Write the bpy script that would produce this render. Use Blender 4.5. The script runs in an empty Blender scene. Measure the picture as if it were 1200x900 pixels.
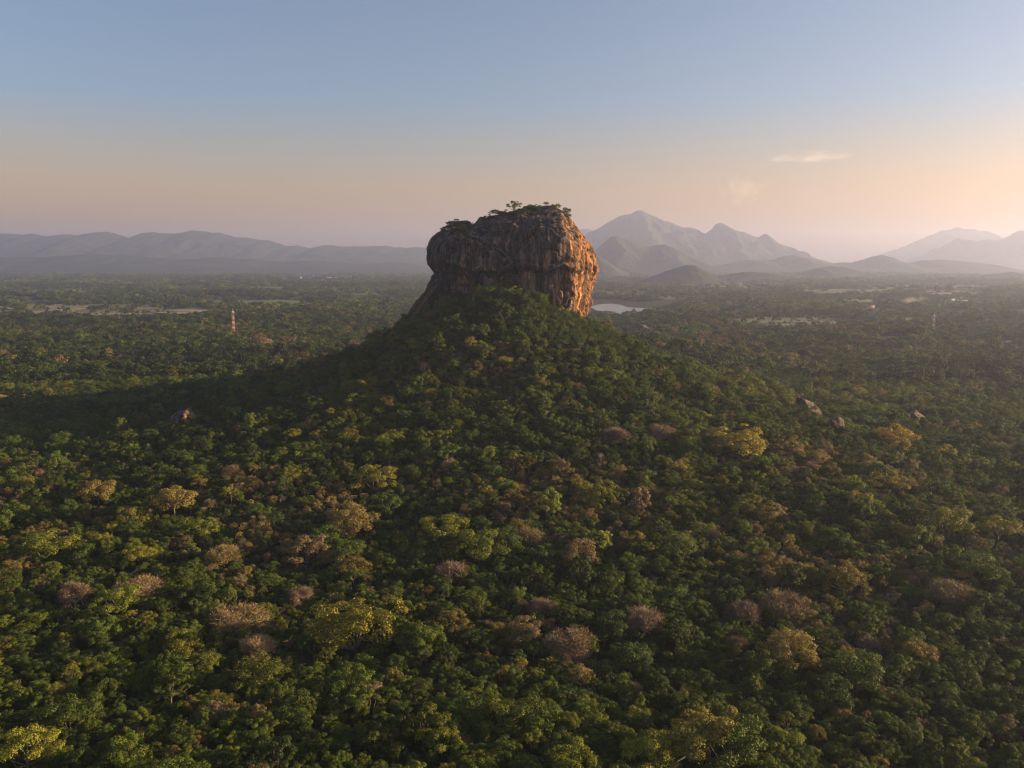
import bpy, math, random
import numpy as np
from mathutils import Vector, Matrix
from mathutils.bvhtree import BVHTree

SC = bpy.context.scene
COL = SC.collection
R = math.radians

# ------------------------------------------------------------------ camera
CAM_H = 170.0
PITCH = R(8.25)
FPX = 1000.0                       # focal length in pixels of the 1200 px wide photograph
cam_d = bpy.data.cameras.new('camera')
cam_d.sensor_width = 36.0
cam_d.lens = 30.0
cam_d.clip_start = 1.0
cam_d.clip_end = 200000.0
cam = bpy.data.objects.new('camera', cam_d)
COL.objects.link(cam)
cam.location = (0, 0, CAM_H)
cam.rotation_euler = (R(90) - PITCH, 0, 0)
SC.camera = cam

# ------------------------------------------------------------------ sky and sun
SUN_AZ = R(86.0)                   # to the right of the view direction (+Y)
SUN_EL = R(11.0)
world = bpy.data.worlds.new("World")
SC.world = world
world.use_nodes = True
wn = world.node_tree
for n in list(wn.nodes):
    wn.nodes.remove(n)
sky = wn.nodes.new('ShaderNodeTexSky')
sky.sky_type = 'NISHITA'
sky.sun_disc = False
sky.sun_elevation = SUN_EL
sky.sun_rotation = SUN_AZ
sky.altitude = 300
sky.air_density = 1.0
sky.dust_density = 2.5
sky.ozone_density = 1.2
bg = wn.nodes.new('ShaderNodeBackground')
bg.inputs['Strength'].default_value = 0.056
wo = wn.nodes.new('ShaderNodeOutputWorld')
# evening colour of the air over the whole sky: peach low down, clear cyan blue overhead
wtc = wn.nodes.new('ShaderNodeTexCoord'); wsep = wn.nodes.new('ShaderNodeSeparateXYZ')
wn.links.new(wtc.outputs['Generated'], wsep.inputs[0])
wr = wn.nodes.new('ShaderNodeValToRGB')
for e_, (p_, c_) in zip([wr.color_ramp.elements[0], wr.color_ramp.elements[1], wr.color_ramp.elements.new(0.5), wr.color_ramp.elements.new(0.5)],
                        ((0.0, (1.42, 0.82, 0.46, 1)), (0.28, (0.0, 1.0, 1.85, 1)), (0.08, (1.38, 0.84, 0.58, 1)), (0.17, (0.88, 0.90, 1.04, 1)))):
    e_.position = p_; e_.color = c_
wn.links.new(wsep.outputs['Z'], wr.inputs['Fac'])
wm = wn.nodes.new('ShaderNodeMix'); wm.data_type = 'RGBA'; wm.blend_type = 'MULTIPLY'; wm.inputs[0].default_value = 1.0
wn.links.new(sky.outputs['Color'], wm.inputs[6]); wn.links.new(wr.outputs['Color'], wm.inputs[7])
wn.links.new(wm.outputs[2], bg.inputs['Color'])
wn.links.new(bg.outputs['Background'], wo.inputs['Surface'])

sun_d = bpy.data.lights.new('sun', 'SUN')
sun_d.energy = 5.0
sun_d.angle = R(0.6)
sun_d.color = (1.0, 0.70, 0.37)
sun = bpy.data.objects.new('sun', sun_d)
COL.objects.link(sun)
sv = Vector((math.sin(SUN_AZ) * math.cos(SUN_EL), math.cos(SUN_AZ) * math.cos(SUN_EL), math.sin(SUN_EL)))
sun.rotation_euler = sv.to_track_quat('Z', 'Y').to_euler()
sun.location = (800, 0, 600)

SC.view_settings.view_transform = 'Standard'
SC.view_settings.look = 'None'
SC.view_settings.exposure = 1.62
SC.view_settings.gamma = 1.0
SC.view_settings.use_curve_mapping = False
SC.render.engine = 'CYCLES'
cy = SC.cycles
cy.max_bounces = 5
cy.diffuse_bounces = 2
cy.glossy_bounces = 2
cy.transmission_bounces = 2
cy.volume_bounces = 1
cy.transparent_max_bounces = 8
cy.use_denoising = True
cy.pixel_filter_type = 'BLACKMAN_HARRIS'
cy.filter_width = 1.2
cy.sample_clamp_indirect = 4.0

HAZE_DENSITY = 6.0e-5
HAZE_COLOR = (0.60, 0.68, 0.98, 1)
HAZE_ANISO = 0.5

# ------------------------------------------------------------------ helpers
def tag(o, label=None, cat=None, group=None, kind=None):
    if label: o['label'] = label
    if cat: o['category'] = cat
    if group: o['group'] = group
    if kind: o['kind'] = kind
    return o

def link(o, parent=None):
    COL.objects.link(o)
    if parent is not None:
        o.parent = parent
    return o

def mesh_np(name, verts, faces, mats=(), midx=None, smooth=False):
    """faces: (n,k) int array, or a list of such arrays"""
    if not isinstance(faces, (list, tuple)):
        faces = [faces]
    me = bpy.data.meshes.new(name)
    verts = np.asarray(verts, dtype=np.float32)
    me.vertices.add(len(verts))
    me.vertices.foreach_set('co', verts.ravel())
    li = np.concatenate([f.ravel() for f in faces]).astype(np.int32)
    tot = np.concatenate([np.full(len(f), f.shape[1]) for f in faces]).astype(np.int32)
    st = np.concatenate([[0], np.cumsum(tot)[:-1]]).astype(np.int32)
    me.loops.add(len(li)); me.loops.foreach_set('vertex_index', li)
    me.polygons.add(len(tot)); me.polygons.foreach_set('loop_start', st)
    me.polygons.foreach_set('loop_total', tot)
    for m in mats:
        me.materials.append(m)
    if midx is not None:
        me.polygons.foreach_set('material_index', np.asarray(midx, dtype=np.int32))
    if smooth:
        me.polygons.foreach_set('use_smooth', np.ones(len(tot), dtype=bool))
    me.update(calc_edges=True)
    me.validate()
    return me

def mobj(name, me, parent=None):
    return link(bpy.data.objects.new(name, me), parent)

def empty(name, loc, rz=0.0):
    o = bpy.data.objects.new(name, None)
    o.empty_display_size = 1.0
    o.location = loc
    o.rotation_euler = (0, 0, rz)
    return link(o)

def _hash(ix, iy, iz, seed):
    h = (ix.astype(np.int64) * 374761393 + iy.astype(np.int64) * 668265263 + iz.astype(np.int64) * 2147483647 + seed * 1274126177) & 0xFFFFFFFF
    h = ((h ^ (h >> 13)) * 1274126177) & 0xFFFFFFFF
    h = h ^ (h >> 16)
    return (h & 0xFFFFFF) / float(0xFFFFFF)

def vnoise(x, y, z=None, seed=0):
    x = np.asarray(x, float); y = np.asarray(y, float)
    z = np.zeros_like(x) if z is None else np.asarray(z, float)
    fx, fy, fz = np.floor(x), np.floor(y), np.floor(z)
    tx, ty, tz = x - fx, y - fy, z - fz
    tx = tx * tx * (3 - 2 * tx); ty = ty * ty * (3 - 2 * ty); tz = tz * tz * (3 - 2 * tz)
    def c(i, j, k): return _hash(fx + i, fy + j, fz + k, seed)
    a = c(0,0,0) * (1 - tx) + c(1,0,0) * tx
    b = c(0,1,0) * (1 - tx) + c(1,1,0) * tx
    d = c(0,0,1) * (1 - tx) + c(1,0,1) * tx
    e = c(0,1,1) * (1 - tx) + c(1,1,1) * tx
    return ((a * (1 - ty) + b * ty) * (1 - tz) + (d * (1 - ty) + e * ty) * tz) * 2 - 1

def fbm(x, y, z=None, seed=0, octv=4):
    x = np.asarray(x, float); y = np.asarray(y, float)
    z = np.zeros_like(x) if z is None else np.asarray(z, float)
    s = 0; a = 0.5; f = 1.0
    for o in range(octv):
        s = s + a * vnoise(x * f + 17.3 * o, y * f - 9.1 * o, z * f + 4.7 * o, seed + o)
        a *= 0.5; f *= 2.03
    return s

def ridged(x, y, z=None, seed=0, octv=4):
    s = 0; a = 0.5; f = 1.0
    x = np.asarray(x, float); y = np.asarray(y, float)
    z = np.zeros_like(x) if z is None else np.asarray(z, float)
    for o in range(octv):
        s = s + a * (1 - 2 * np.abs(vnoise(x * f + 7.3 * o, y * f - 5.1 * o, z * f, seed + o)))
        a *= 0.5; f *= 2.1
    return s

CP, SP = math.cos(PITCH), math.sin(PITCH)
def ray(px, py):
    """direction through a point of the photograph, scaled so that y = 1"""
    u = (np.asarray(px, float) - 600) / FPX
    v = (450 - np.asarray(py, float)) / FPX
    dy = CP + v * SP
    return u / dy, (-SP + v * CP) / dy
def at_depth(px, py, Y):
    dx, dz = ray(px, py)
    return dx * Y, Y, CAM_H + dz * Y
def project(x, y, z):
    x = np.asarray(x, float); y = np.asarray(y, float); z = np.asarray(z, float) - CAM_H
    f = y * CP - z * SP
    u = y * SP + z * CP
    return 600 + FPX * x / f, 450 - FPX * u / f

# ------------------------------------------------------------------ terrain height
HX, HY = -8.0, 880.0
HP_R = np.array([0, 40, 80, 120, 150, 180, 220, 260, 300, 400, 560, 700], float)
HP_Z = np.array([136, 128, 107, 89, 74, 57, 43, 33, 25, 11, 2, 0], float)
def height(x, y):
    x = np.asarray(x, float); y = np.asarray(y, float)
    dx, dy = x - HX, y - HY
    dx = np.where(dx > 0, dx * (1.0 - 0.05 * np.clip(dx / 300, 0, 1)), dx * (1.0 - 0.04 * np.clip(-dx / 300, 0, 1)))
    dy = np.where(dy > 0, dy * 0.8, dy)
    ang = np.arctan2(dy, dx)
    r = np.hypot(dx, dy)
    r = r * (1 + 0.05 * np.sin(3 * ang + 1.0) * np.clip(r / 200, 0, 1) + 0.10 * fbm(x / 90, y / 90, seed=5, octv=3) * np.clip(r / 120, 0, 1))
    z = np.interp(r, HP_R, HP_Z)
    z = z + 7.0 * fbm(x / 48, y / 48, seed=15, octv=3) * np.clip((r - 70) / 60, 0, 1) * np.clip((420 - r) / 120, 0, 1)
    far = np.clip((np.hypot(x, y) - 300) / 1500, 0, 1)
    z = z + fbm(x / 260, y / 260, seed=11, octv=3) * (7 + 6 * far) * np.clip((r - 120) / 300, 0, 1)
    z = z + np.clip(fbm(x / 1500, y / 1500, seed=21, octv=2), 0, 1) * 26 * np.clip((y - 2500) / 2500, 0, 1)
    lk = np.clip(1.6 - np.hypot((x - 420) / 420, (y - 2950) / 750) , 0, 1)
    z = z * (1 - np.clip(lk * 2, 0, 1))
    # low shoulder behind the hill on the right
    z = z + 30 * np.exp(-(((x - 235) / 120) ** 2 + ((y - 1330) / 90) ** 2))
    # lower part of the near slope under the camera
    z = z + 10 * np.clip((330 - y) / 200, 0, 1)
    return z
_GY = np.geomspace(60, 20000, 700)
def ground_hit(px, py, lift=0.0):
    dx, dz = ray(px, py)
    g = CAM_H + dz * _GY - height(dx * _GY, _GY) - lift
    i = int(np.argmax(g <= 0)) if (g <= 0).any() else len(_GY) - 1
    Yf = np.linspace(_GY[max(i - 1, 0)], _GY[i], 40)
    g = CAM_H + dz * Yf - height(dx * Yf, Yf) - lift
    j = int(np.argmax(g <= 0)) if (g <= 0).any() else len(Yf) - 1
    Y = float(Yf[j])
    return float(dx * Y), Y, float(height(dx * Y, Y))

# ------------------------------------------------------------------ materials
def new_mat(name):
    m = bpy.data.materials.new(name); m.use_nodes = True
    nt = m.node_tree
    for n in list(nt.nodes): nt.nodes.remove(n)
    out = nt.nodes.new('ShaderNodeOutputMaterial')
    return m, nt, out
def N(nt, t, **kw):
    n = nt.nodes.new(t)
    for k, v in kw.items(): setattr(n, k, v)
    return n
def ramp(nt, stops, interp='LINEAR'):
    n = nt.nodes.new('ShaderNodeValToRGB')
    cr = n.color_ramp; cr.interpolation = interp
    while len(cr.elements) < len(stops): cr.elements.new(0.5)
    for e, (p, c) in zip(cr.elements, stops):
        e.position = p; e.color = (c[0], c[1], c[2], 1)
    return n
def mixc(nt, fac, a, b, blend='MIX'):
    n = nt.nodes.new('ShaderNodeMix'); n.data_type = 'RGBA'; n.blend_type = blend
    for s, v in ((n.inputs[0], fac), (n.inputs[6], a), (n.inputs[7], b)):
        if isinstance(v, bpy.types.NodeSocket): nt.links.new(v, s)
        elif isinstance(v, (int, float)): s.default_value = v
        else: s.default_value = (v[0], v[1], v[2], 1)
    return n.outputs[2]
def math_(nt, op, a, b=None, clamp=False):
    n = nt.nodes.new('ShaderNodeMath'); n.operation = op; n.use_clamp = clamp
    for s, v in zip(n.inputs, (a, b)):
        if v is None: continue
        if isinstance(v, bpy.types.NodeSocket): nt.links.new(v, s)
        else: s.default_value = v
    return n.outputs[0]
def plain_mat(name, col, rough=0.7, metal=0.0, noise=0.15, scale=2.0):
    m, nt, out = new_mat(name)
    b = N(nt, 'ShaderNodeBsdfPrincipled')
    t = N(nt, 'ShaderNodeTexNoise'); t.inputs['Scale'].default_value = scale
    tc = N(nt, 'ShaderNodeTexCoord'); nt.links.new(tc.outputs['Object'], t.inputs['Vector'])
    c = mixc(nt, t.outputs['Fac'], [v * (1 - noise) for v in col], [min(1, v * (1 + noise)) for v in col])
    nt.links.new(c, b.inputs['Base Color'])
    b.inputs['Roughness'].default_value = rough; b.inputs['Metallic'].default_value = metal
    nt.links.new(b.outputs[0], out.inputs['Surface'])
    return m

# leaf colours run along one ramp; tint is carried by each tree
TINTS = [(0.00, (0.036, 0.062, 0.010)), (0.20, (0.062, 0.100, 0.011)), (0.36, (0.102, 0.142, 0.013)),
         (0.50, (0.165, 0.175, 0.015)), (0.62, (0.200, 0.162, 0.024)), (0.74, (0.205, 0.150, 0.058)),
         (0.84, (0.220, 0.150, 0.100)), (0.93, (0.21, 0.24, 0.012)), (1.0, (0.40, 0.23, 0.016))]
def leaf_material(name, kind):
    m, nt, out = new_mat(name)
    a = N(nt, 'ShaderNodeAttribute', attribute_type='INSTANCER', attribute_name='tint')
    v = N(nt, 'ShaderNodeAttribute', attribute_type='INSTANCER', attribute_name='val')
    geo = N(nt, 'ShaderNodeNewGeometry')
    tc = N(nt, 'ShaderNodeTexCoord')
    t = N(nt, 'ShaderNodeTexNoise'); t.inputs['Scale'].default_value = 0.45; t.inputs['Detail'].default_value = 2
    nt.links.new(tc.outputs['Object'], t.inputs['Vector'])
    d = math_(nt, 'MULTIPLY', math_(nt, 'SUBTRACT', t.outputs['Fac'], 0.5), 0.30)
    f = math_(nt, 'ADD', a.outputs['Fac'], d)
    isl = math_(nt, 'MULTIPLY', math_(nt, 'SUBTRACT', geo.outputs['Random Per Island'], 0.5), 0.14)
    f = math_(nt, 'ADD', f, isl)
    if kind == 'twig':
        f = a.outputs['Fac']
    rp = ramp(nt, TINTS); nt.links.new(f, rp.inputs['Fac'])
    vv = math_(nt, 'MULTIPLY', v.outputs['Fac'], math_(nt, 'ADD', math_(nt, 'MULTIPLY', geo.outputs['Random Per Island'], 0.7), 0.65))
    c = mixc(nt, 1.0, rp.outputs['Color'], vv, 'MULTIPLY')
    b = N(nt, 'ShaderNodeBsdfPrincipled')
    nt.links.new(c, b.inputs['Base Color'])
    b.inputs['Roughness'].default_value = 0.6
    b.inputs['Specular IOR Level'].default_value = 0.25
    if kind == 'leaf':
        tr = N(nt, 'ShaderNodeBsdfTranslucent'); nt.links.new(c, tr.inputs['Color'])
        ms = N(nt, 'ShaderNodeMixShader'); ms.inputs[0].default_value = 0.30
        nt.links.new(b.outputs[0], ms.inputs[1]); nt.links.new(tr.outputs[0], ms.inputs[2])
        nt.links.new(ms.outputs[0], out.inputs['Surface'])
    else:
        nt.links.new(b.outputs[0], out.inputs['Surface'])
    return m
M_LEAF = leaf_material('leaf_material', 'leaf')
M_TWIG = leaf_material('twig_material', 'twig')
M_BARK = plain_mat('bark_material', (0.16, 0.125, 0.095), 0.9, 0, 0.35, 3.0)
M_PALEBARK = plain_mat('pale_bark_material', (0.42, 0.37, 0.31), 0.85, 0, 0.3, 3.0)

def ground_material():
    m, nt, out = new_mat('forest_floor_material')
    tc = N(nt, 'ShaderNodeTexCoord')
    def noi(s, det=5):
        t = N(nt, 'ShaderNodeTexNoise'); t.inputs['Scale'].default_value = s; t.inputs['Detail'].default_value = det
        nt.links.new(tc.outputs['Object'], t.inputs['Vector']); return t.outputs['Fac']
    r1 = ramp(nt, [(0.35, (0.020, 0.030, 0.012)), (0.6, (0.040, 0.042, 0.018)), (0.75, (0.07, 0.06, 0.03))])
    nt.links.new(noi(0.03), r1.inputs['Fac'])
    r2 = ramp(nt, [(0.3, (0.5, 0.5, 0.5)), (0.7, (1.3, 1.3, 1.3))]); nt.links.new(noi(0.4), r2.inputs['Fac'])
    c = mixc(nt, 1.0, r1.outputs['Color'], r2.outputs['Color'], 'MULTIPLY')
    b = N(nt, 'ShaderNodeBsdfPrincipled'); nt.links.new(c, b.inputs['Base Color']); b.inputs['Roughness'].default_value = 0.95
    b.inputs['Specular IOR Level'].default_value = 0.1
    nt.links.new(b.outputs[0], out.inputs['Surface'])
    return m
M_GROUND = ground_material()

def field_material(name, c1, c2, c3):
    m, nt, out = new_mat(name)
    tc = N(nt, 'ShaderNodeTexCoord')
    mp = N(nt, 'ShaderNodeMapping'); mp.inputs['Scale'].default_value = (0.6, 2.0, 1)
    nt.links.new(tc.outputs['Object'], mp.inputs['Vector'])
    t = N(nt, 'ShaderNodeTexNoise'); t.inputs['Scale'].default_value = 0.006; t.inputs['Detail'].default_value = 6
    nt.links.new(mp.outputs[0], t.inputs['Vector'])
    rp = ramp(nt, [(0.38, c1), (0.52, c2), (0.64, c3)]); nt.links.new(t.outputs['Fac'], rp.inputs['Fac'])
    b = N(nt, 'ShaderNodeBsdfPrincipled'); nt.links.new(rp.outputs['Color'], b.inputs['Base Color']); b.inputs['Roughness'].default_value = 0.95
    nt.links.new(b.outputs[0], out.inputs['Surface'])
    return m
M_FIELD_DRY = field_material('dry_field_material', (0.07, 0.085, 0.025), (0.16, 0.13, 0.05), (0.23, 0.165, 0.07))
M_FIELD_GREEN = field_material('green_field_material', (0.035, 0.055, 0.015), (0.06, 0.085, 0.024), (0.10, 0.105, 0.04))

def rock_material(name, dark=1.0, warm=0.5, streak=1.0, hero=False):
    m, nt, out = new_mat(name)
    tc = N(nt, 'ShaderNodeTexCoord')
    def noi(sc, scale, det=5, rough=0.6, dist=0.0):
        mp = N(nt, 'ShaderNodeMapping'); mp.inputs['Scale'].default_value = sc
        nt.links.new(tc.outputs['Object'], mp.inputs['Vector'])
        t = N(nt, 'ShaderNodeTexNoise'); t.inputs['Scale'].default_value = scale; t.inputs['Detail'].default_value = det
        t.inputs['Roughness'].default_value = rough; t.inputs['Distortion'].default_value = dist
        nt.links.new(mp.outputs[0], t.inputs['Vector']); return t.outputs['Fac']
    base = ramp(nt, [(0.34, (0.085*dark, 0.066*dark, 0.058*dark)), (0.46, (0.155*dark, 0.108*dark, 0.080*dark)), (0.56, (0.29*dark, 0.175*dark, 0.105*dark)), (0.68, (0.46*dark, 0.255*dark, 0.115*dark))])
    nt.links.new(noi((1, 1, 0.35), 0.055, 6, 0.65, 0.6), base.inputs['Fac'])
    col = base.outputs['Color']
    # dark water streaks running down the face, with a few pale lime ones
    st = ramp(nt, [(0.43, (0.13, 0.135, 0.16)), (0.50, (0.45, 0.44, 0.46)), (0.58, (1.0, 1.0, 1.0)), (0.72, (1.5, 1.42, 1.3))])
    nt.links.new(noi((1, 1, 0.045), 0.23, 5, 0.62, 0.25), st.inputs['Fac'])
    col = mixc(nt, streak, col, mixc(nt, 1.0, col, st.outputs['Color'], 'MULTIPLY'))
    st2 = ramp(nt, [(0.40, (0.55, 0.55, 0.58)), (0.55, (1, 1, 1)), (0.7, (1.25, 1.2, 1.12))])
    nt.links.new(noi((1, 1, 0.07), 0.9, 4, 0.6), st2.inputs['Fac'])
    col = mixc(nt, streak, col, mixc(nt, 1.0, col, st2.outputs['Color'], 'MULTIPLY'))
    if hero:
        # weathered slate-dark crusting on the upper left, bare ochre stone below the ledge
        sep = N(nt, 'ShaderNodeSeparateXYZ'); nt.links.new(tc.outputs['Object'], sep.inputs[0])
        gx = math_(nt, 'MULTIPLY', math_(nt, 'ADD', sep.outputs['X'], -42.0), 1 / 24.0)  # low sunlight painted in as stronger orange round the right corner
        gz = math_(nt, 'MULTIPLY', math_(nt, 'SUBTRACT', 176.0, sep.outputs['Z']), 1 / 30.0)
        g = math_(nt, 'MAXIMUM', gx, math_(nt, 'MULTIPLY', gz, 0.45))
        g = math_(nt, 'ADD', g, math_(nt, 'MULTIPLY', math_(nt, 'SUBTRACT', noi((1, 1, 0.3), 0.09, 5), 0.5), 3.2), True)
        crust_sun = ramp(nt, [(0.0, (0.46, 0.52, 0.62)), (0.50, (1.05, 1.02, 1.0)), (1.0, (1.6, 1.12, 0.66))])
        nt.links.new(g, crust_sun.inputs['Fac'])
        col = mixc(nt, 1.0, col, crust_sun.outputs['Color'], 'MULTIPLY')
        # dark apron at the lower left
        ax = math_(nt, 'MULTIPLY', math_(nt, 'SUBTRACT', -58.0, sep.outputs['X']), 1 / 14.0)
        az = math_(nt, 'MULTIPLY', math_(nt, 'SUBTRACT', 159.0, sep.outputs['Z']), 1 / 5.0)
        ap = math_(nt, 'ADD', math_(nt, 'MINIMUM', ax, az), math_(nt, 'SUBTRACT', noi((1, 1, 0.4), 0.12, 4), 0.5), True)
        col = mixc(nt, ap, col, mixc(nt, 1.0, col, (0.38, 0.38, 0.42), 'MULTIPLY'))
    b = N(nt, 'ShaderNodeBsdfPrincipled'); nt.links.new(col, b.inputs['Base Color']); b.inputs['Roughness'].default_value = 0.85
    b.inputs['Specular IOR Level'].default_value = 0.25
    bp = N(nt, 'ShaderNodeBump'); bp.inputs['Strength'].default_value = 0.9; bp.inputs['Distance'].default_value = 1.2
    h = math_(nt, 'ADD', math_(nt, 'MULTIPLY', noi((1, 1, 0.12), 0.5, 5, 0.6), 0.6), math_(nt, 'MULTIPLY', noi((1, 1, 1), 0.6, 8, 0.65), 0.6))
    nt.links.new(h, bp.inputs['Height']); nt.links.new(bp.outputs[0], b.inputs['Normal'])
    nt.links.new(b.outputs[0], out.inputs['Surface'])
    return m
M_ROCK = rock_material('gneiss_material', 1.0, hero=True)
M_BOULDER = rock_material('boulder_material', 0.75, streak=0.9)

def mountain_material():
    m, nt, out = new_mat('wooded_mountain_material')
    tc = N(nt, 'ShaderNodeTexCoord')
    t = N(nt, 'ShaderNodeTexNoise'); t.inputs['Scale'].default_value = 0.003; t.inputs['Detail'].default_value = 8; t.inputs['Roughness'].default_value = 0.65
    nt.links.new(tc.outputs['Object'], t.inputs['Vector'])
    rp = ramp(nt, [(0.35, (0.018, 0.03, 0.018)), (0.55, (0.032, 0.042, 0.026)), (0.70, (0.07, 0.065, 0.05))])
    nt.links.new(t.outputs['Fac'], rp.inputs['Fac'])
    b = N(nt, 'ShaderNodeBsdfPrincipled'); nt.links.new(rp.outputs['Color'], b.inputs['Base Color']); b.inputs['Roughness'].default_value = 0.95
    b.inputs['Specular IOR Level'].default_value = 0.1
    nt.links.new(b.outputs[0], out.inputs['Surface'])
    return m
M_MOUNT = mountain_material()

# ------------------------------------------------------------------ ground sheet
def build_ground():
    rad = np.concatenate([[0, 60, 120, 180], np.arange(210, 1500, 7.0), np.geomspace(1500, 26000, 120)])
    ang = np.concatenate([np.linspace(-180, -50, 27)[:-1], np.linspace(-50, 50, 320), np.linspace(50, 180, 27)[1:-1]])
    ang = np.radians(ang)
    X = rad[:, None] * np.sin(ang)[None, :]; Y = rad[:, None] * np.cos(ang)[None, :]
    Z = height(X, Y)
    n, k = X.shape
    v = np.stack([X, Y, Z], -1).reshape(-1, 3)
    i = np.arange(n - 1)[:, None] * k; j = np.arange(k)[None, :]; j2 = (j + 1) % k
    f = np.stack([i + j, i + j2, i + k + j2, i + k + j], -1).reshape(-1, 4)[:, ::-1]
    f = f[k:]                                 # the innermost ring starts at a point
    c = np.stack([j[0], j2[0] + k, j[0] + k], -1)
    me = mesh_np('ground', v, [f, c], [M_GROUND], smooth=True)
    o = mobj('ground', me); tag(o, kind='structure')
    return o
ground = build_ground()

# clearings: (px, py, half width, half height in the photograph, material, name)
CLEAR = [
    (115, 363.5, 150, 7.0, 'dry', 'field'), (300, 354.0, 75, 2.8, 'green', 'field'), (20, 352, 40, 1.2, 'green', 'field'),
    (322, 443.5, 19, 4.6, 'green', 'field'), (930, 377, 84, 5.4, 'green', 'field'), (1048, 397, 34, 2.6, 'green', 'field'),
    (365, 325.5, 55, 1.6, 'dry', 'field'), (318, 337.0, 22, 1.0, 'green', 'field'), (1010, 352.5, 50, 2.2, 'dry', 'field'),
    (860, 334.0, 70, 1.8, 'dry', 'field'), (1090, 336, 80, 1.7, 'green', 'field'), (742, 344, 40, 1.6, 'green', 'field'),
    (560, 330, 40, 1.3, 'dry', 'field'), (985, 341.5, 60, 1.4, 'green', 'field'), (1132, 354.5, 28, 1.6, 'green', 'field'),
    (1168, 408, 18, 3.0, 'green', 'field'), (180, 333, 60, 1.1, 'green', 'field'), (1060, 374, 30, 1.5, 'green', 'field'),
]
LAKE = [(690, 359.5), (702, 356.8), (716, 355.8), (728, 357.5), (736, 360.2), (750, 361), (768, 361.2), (783, 362), (777, 363.2), (760, 363.8), (749, 365), (741, 367.8), (731, 369.8), (724, 367.2), (715, 364.8), (700, 364.2)]
CLEAR = [(a_, b_, c_, d_ + (1.3 if b_ < 345 else 0), e_, f_) for a_, b_, c_, d_, e_, f_ in CLEAR] + [(1120, 343, 50, 2.2, 'dry', 'field'), (800, 349, 34, 2.0, 'green', 'field'), (60, 341, 60, 2.0, 'green', 'field'), (430, 345, 34, 1.8, 'green', 'field')]
def clear_mask(x, y, z):
    px, py = project(x, y, z)
    m = np.zeros(np.shape(px), bool)
    for cx, cyy, hw, hh, _, _ in CLEAR:
        w = 0.25 * vnoise(px / 9.0, py / 3.0, seed=3)
        m |= (((px - cx) / hw) ** 2 + ((py - (cyy + 1.6)) / (hh + 2.2)) ** 2) < 1.0 + w
    m |= (px > 683) & (px < 792) & (py > 353.5) & (py < 373.5) & ~((px > 755) & (py > 366))
    return m
def sheet(name, pts, mat, lift):
    """a flat patch draped on the terrain: pts are ground points (x, y)"""
    P = np.array(pts); c = P.mean(0)
    K = 6
    rings = [c[None, :] + (P - c) * (i / K) for i in range(1, K + 1)]
    V = np.concatenate([c[None, :]] + rings); n = len(P)
    Z = height(V[:, 0], V[:, 1]) + lift
    if name == 'lake': Z[:] = 0.5
    v = np.column_stack([V, Z])
    j = np.arange(n); j2 = (j + 1) % n
    tri = np.column_stack([np.zeros(n, int), 1 + j, 1 + j2])
    q = [np.column_stack([1 + i * n + j, 1 + (i + 1) * n + j, 1 + (i + 1) * n + j2, 1 + i * n + j2]) for i in range(K - 1)]
    o = mobj(name, mesh_np(name, v, [tri, np.concatenate(q)], [mat], smooth=True))
    return tag(o, kind='structure')
def build_fields():
    rng = np.random.default_rng(4)
    for cx, cyy, hw, hh, mt, nm in CLEAR:
        n = 40; pts = []
        for a in np.linspace(0, 2 * np.pi, n, endpoint=False):
            k = 1 + 0.16 * math.sin(3 * a + cx) + 0.10 * math.sin(7 * a + cyy) + rng.uniform(-.05, .05)
            x, y, z = ground_hit(cx + hw * k * math.cos(a), cyy - hh * k * math.sin(a))
            pts.append((x, y))
        sheet(nm, pts, M_FIELD_GREEN if mt == 'green' else M_FIELD_DRY, 0.6)
    m, nt, out = new_mat('lake_water_material')
    b = N(nt, 'ShaderNodeBsdfPrincipled'); b.inputs['Base Color'].default_value = (0.10, 0.095, 0.08, 1); b.inputs['Roughness'].default_value = 0.18
    b.inputs['Specular IOR Level'].default_value = 0.5
    t = N(nt, 'ShaderNodeTexNoise'); t.inputs['Scale'].default_value = 0.12; t.inputs['Detail'].default_value = 4
    tc = N(nt, 'ShaderNodeTexCoord'); nt.links.new(tc.outputs['Object'], t.inputs['Vector'])
    bp = N(nt, 'ShaderNodeBump'); bp.inputs['Strength'].default_value = 0.15; bp.inputs['Distance'].default_value = 0.5
    nt.links.new(t.outputs['Fac'], bp.inputs['Height']); nt.links.new(bp.outputs[0], b.inputs['Normal'])
    nt.links.new(b.outputs[0], out.inputs['Surface'])
    sheet('lake', [ground_hit(px, py)[:2] for px, py in LAKE], m, 0.0)
build_fields()

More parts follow.
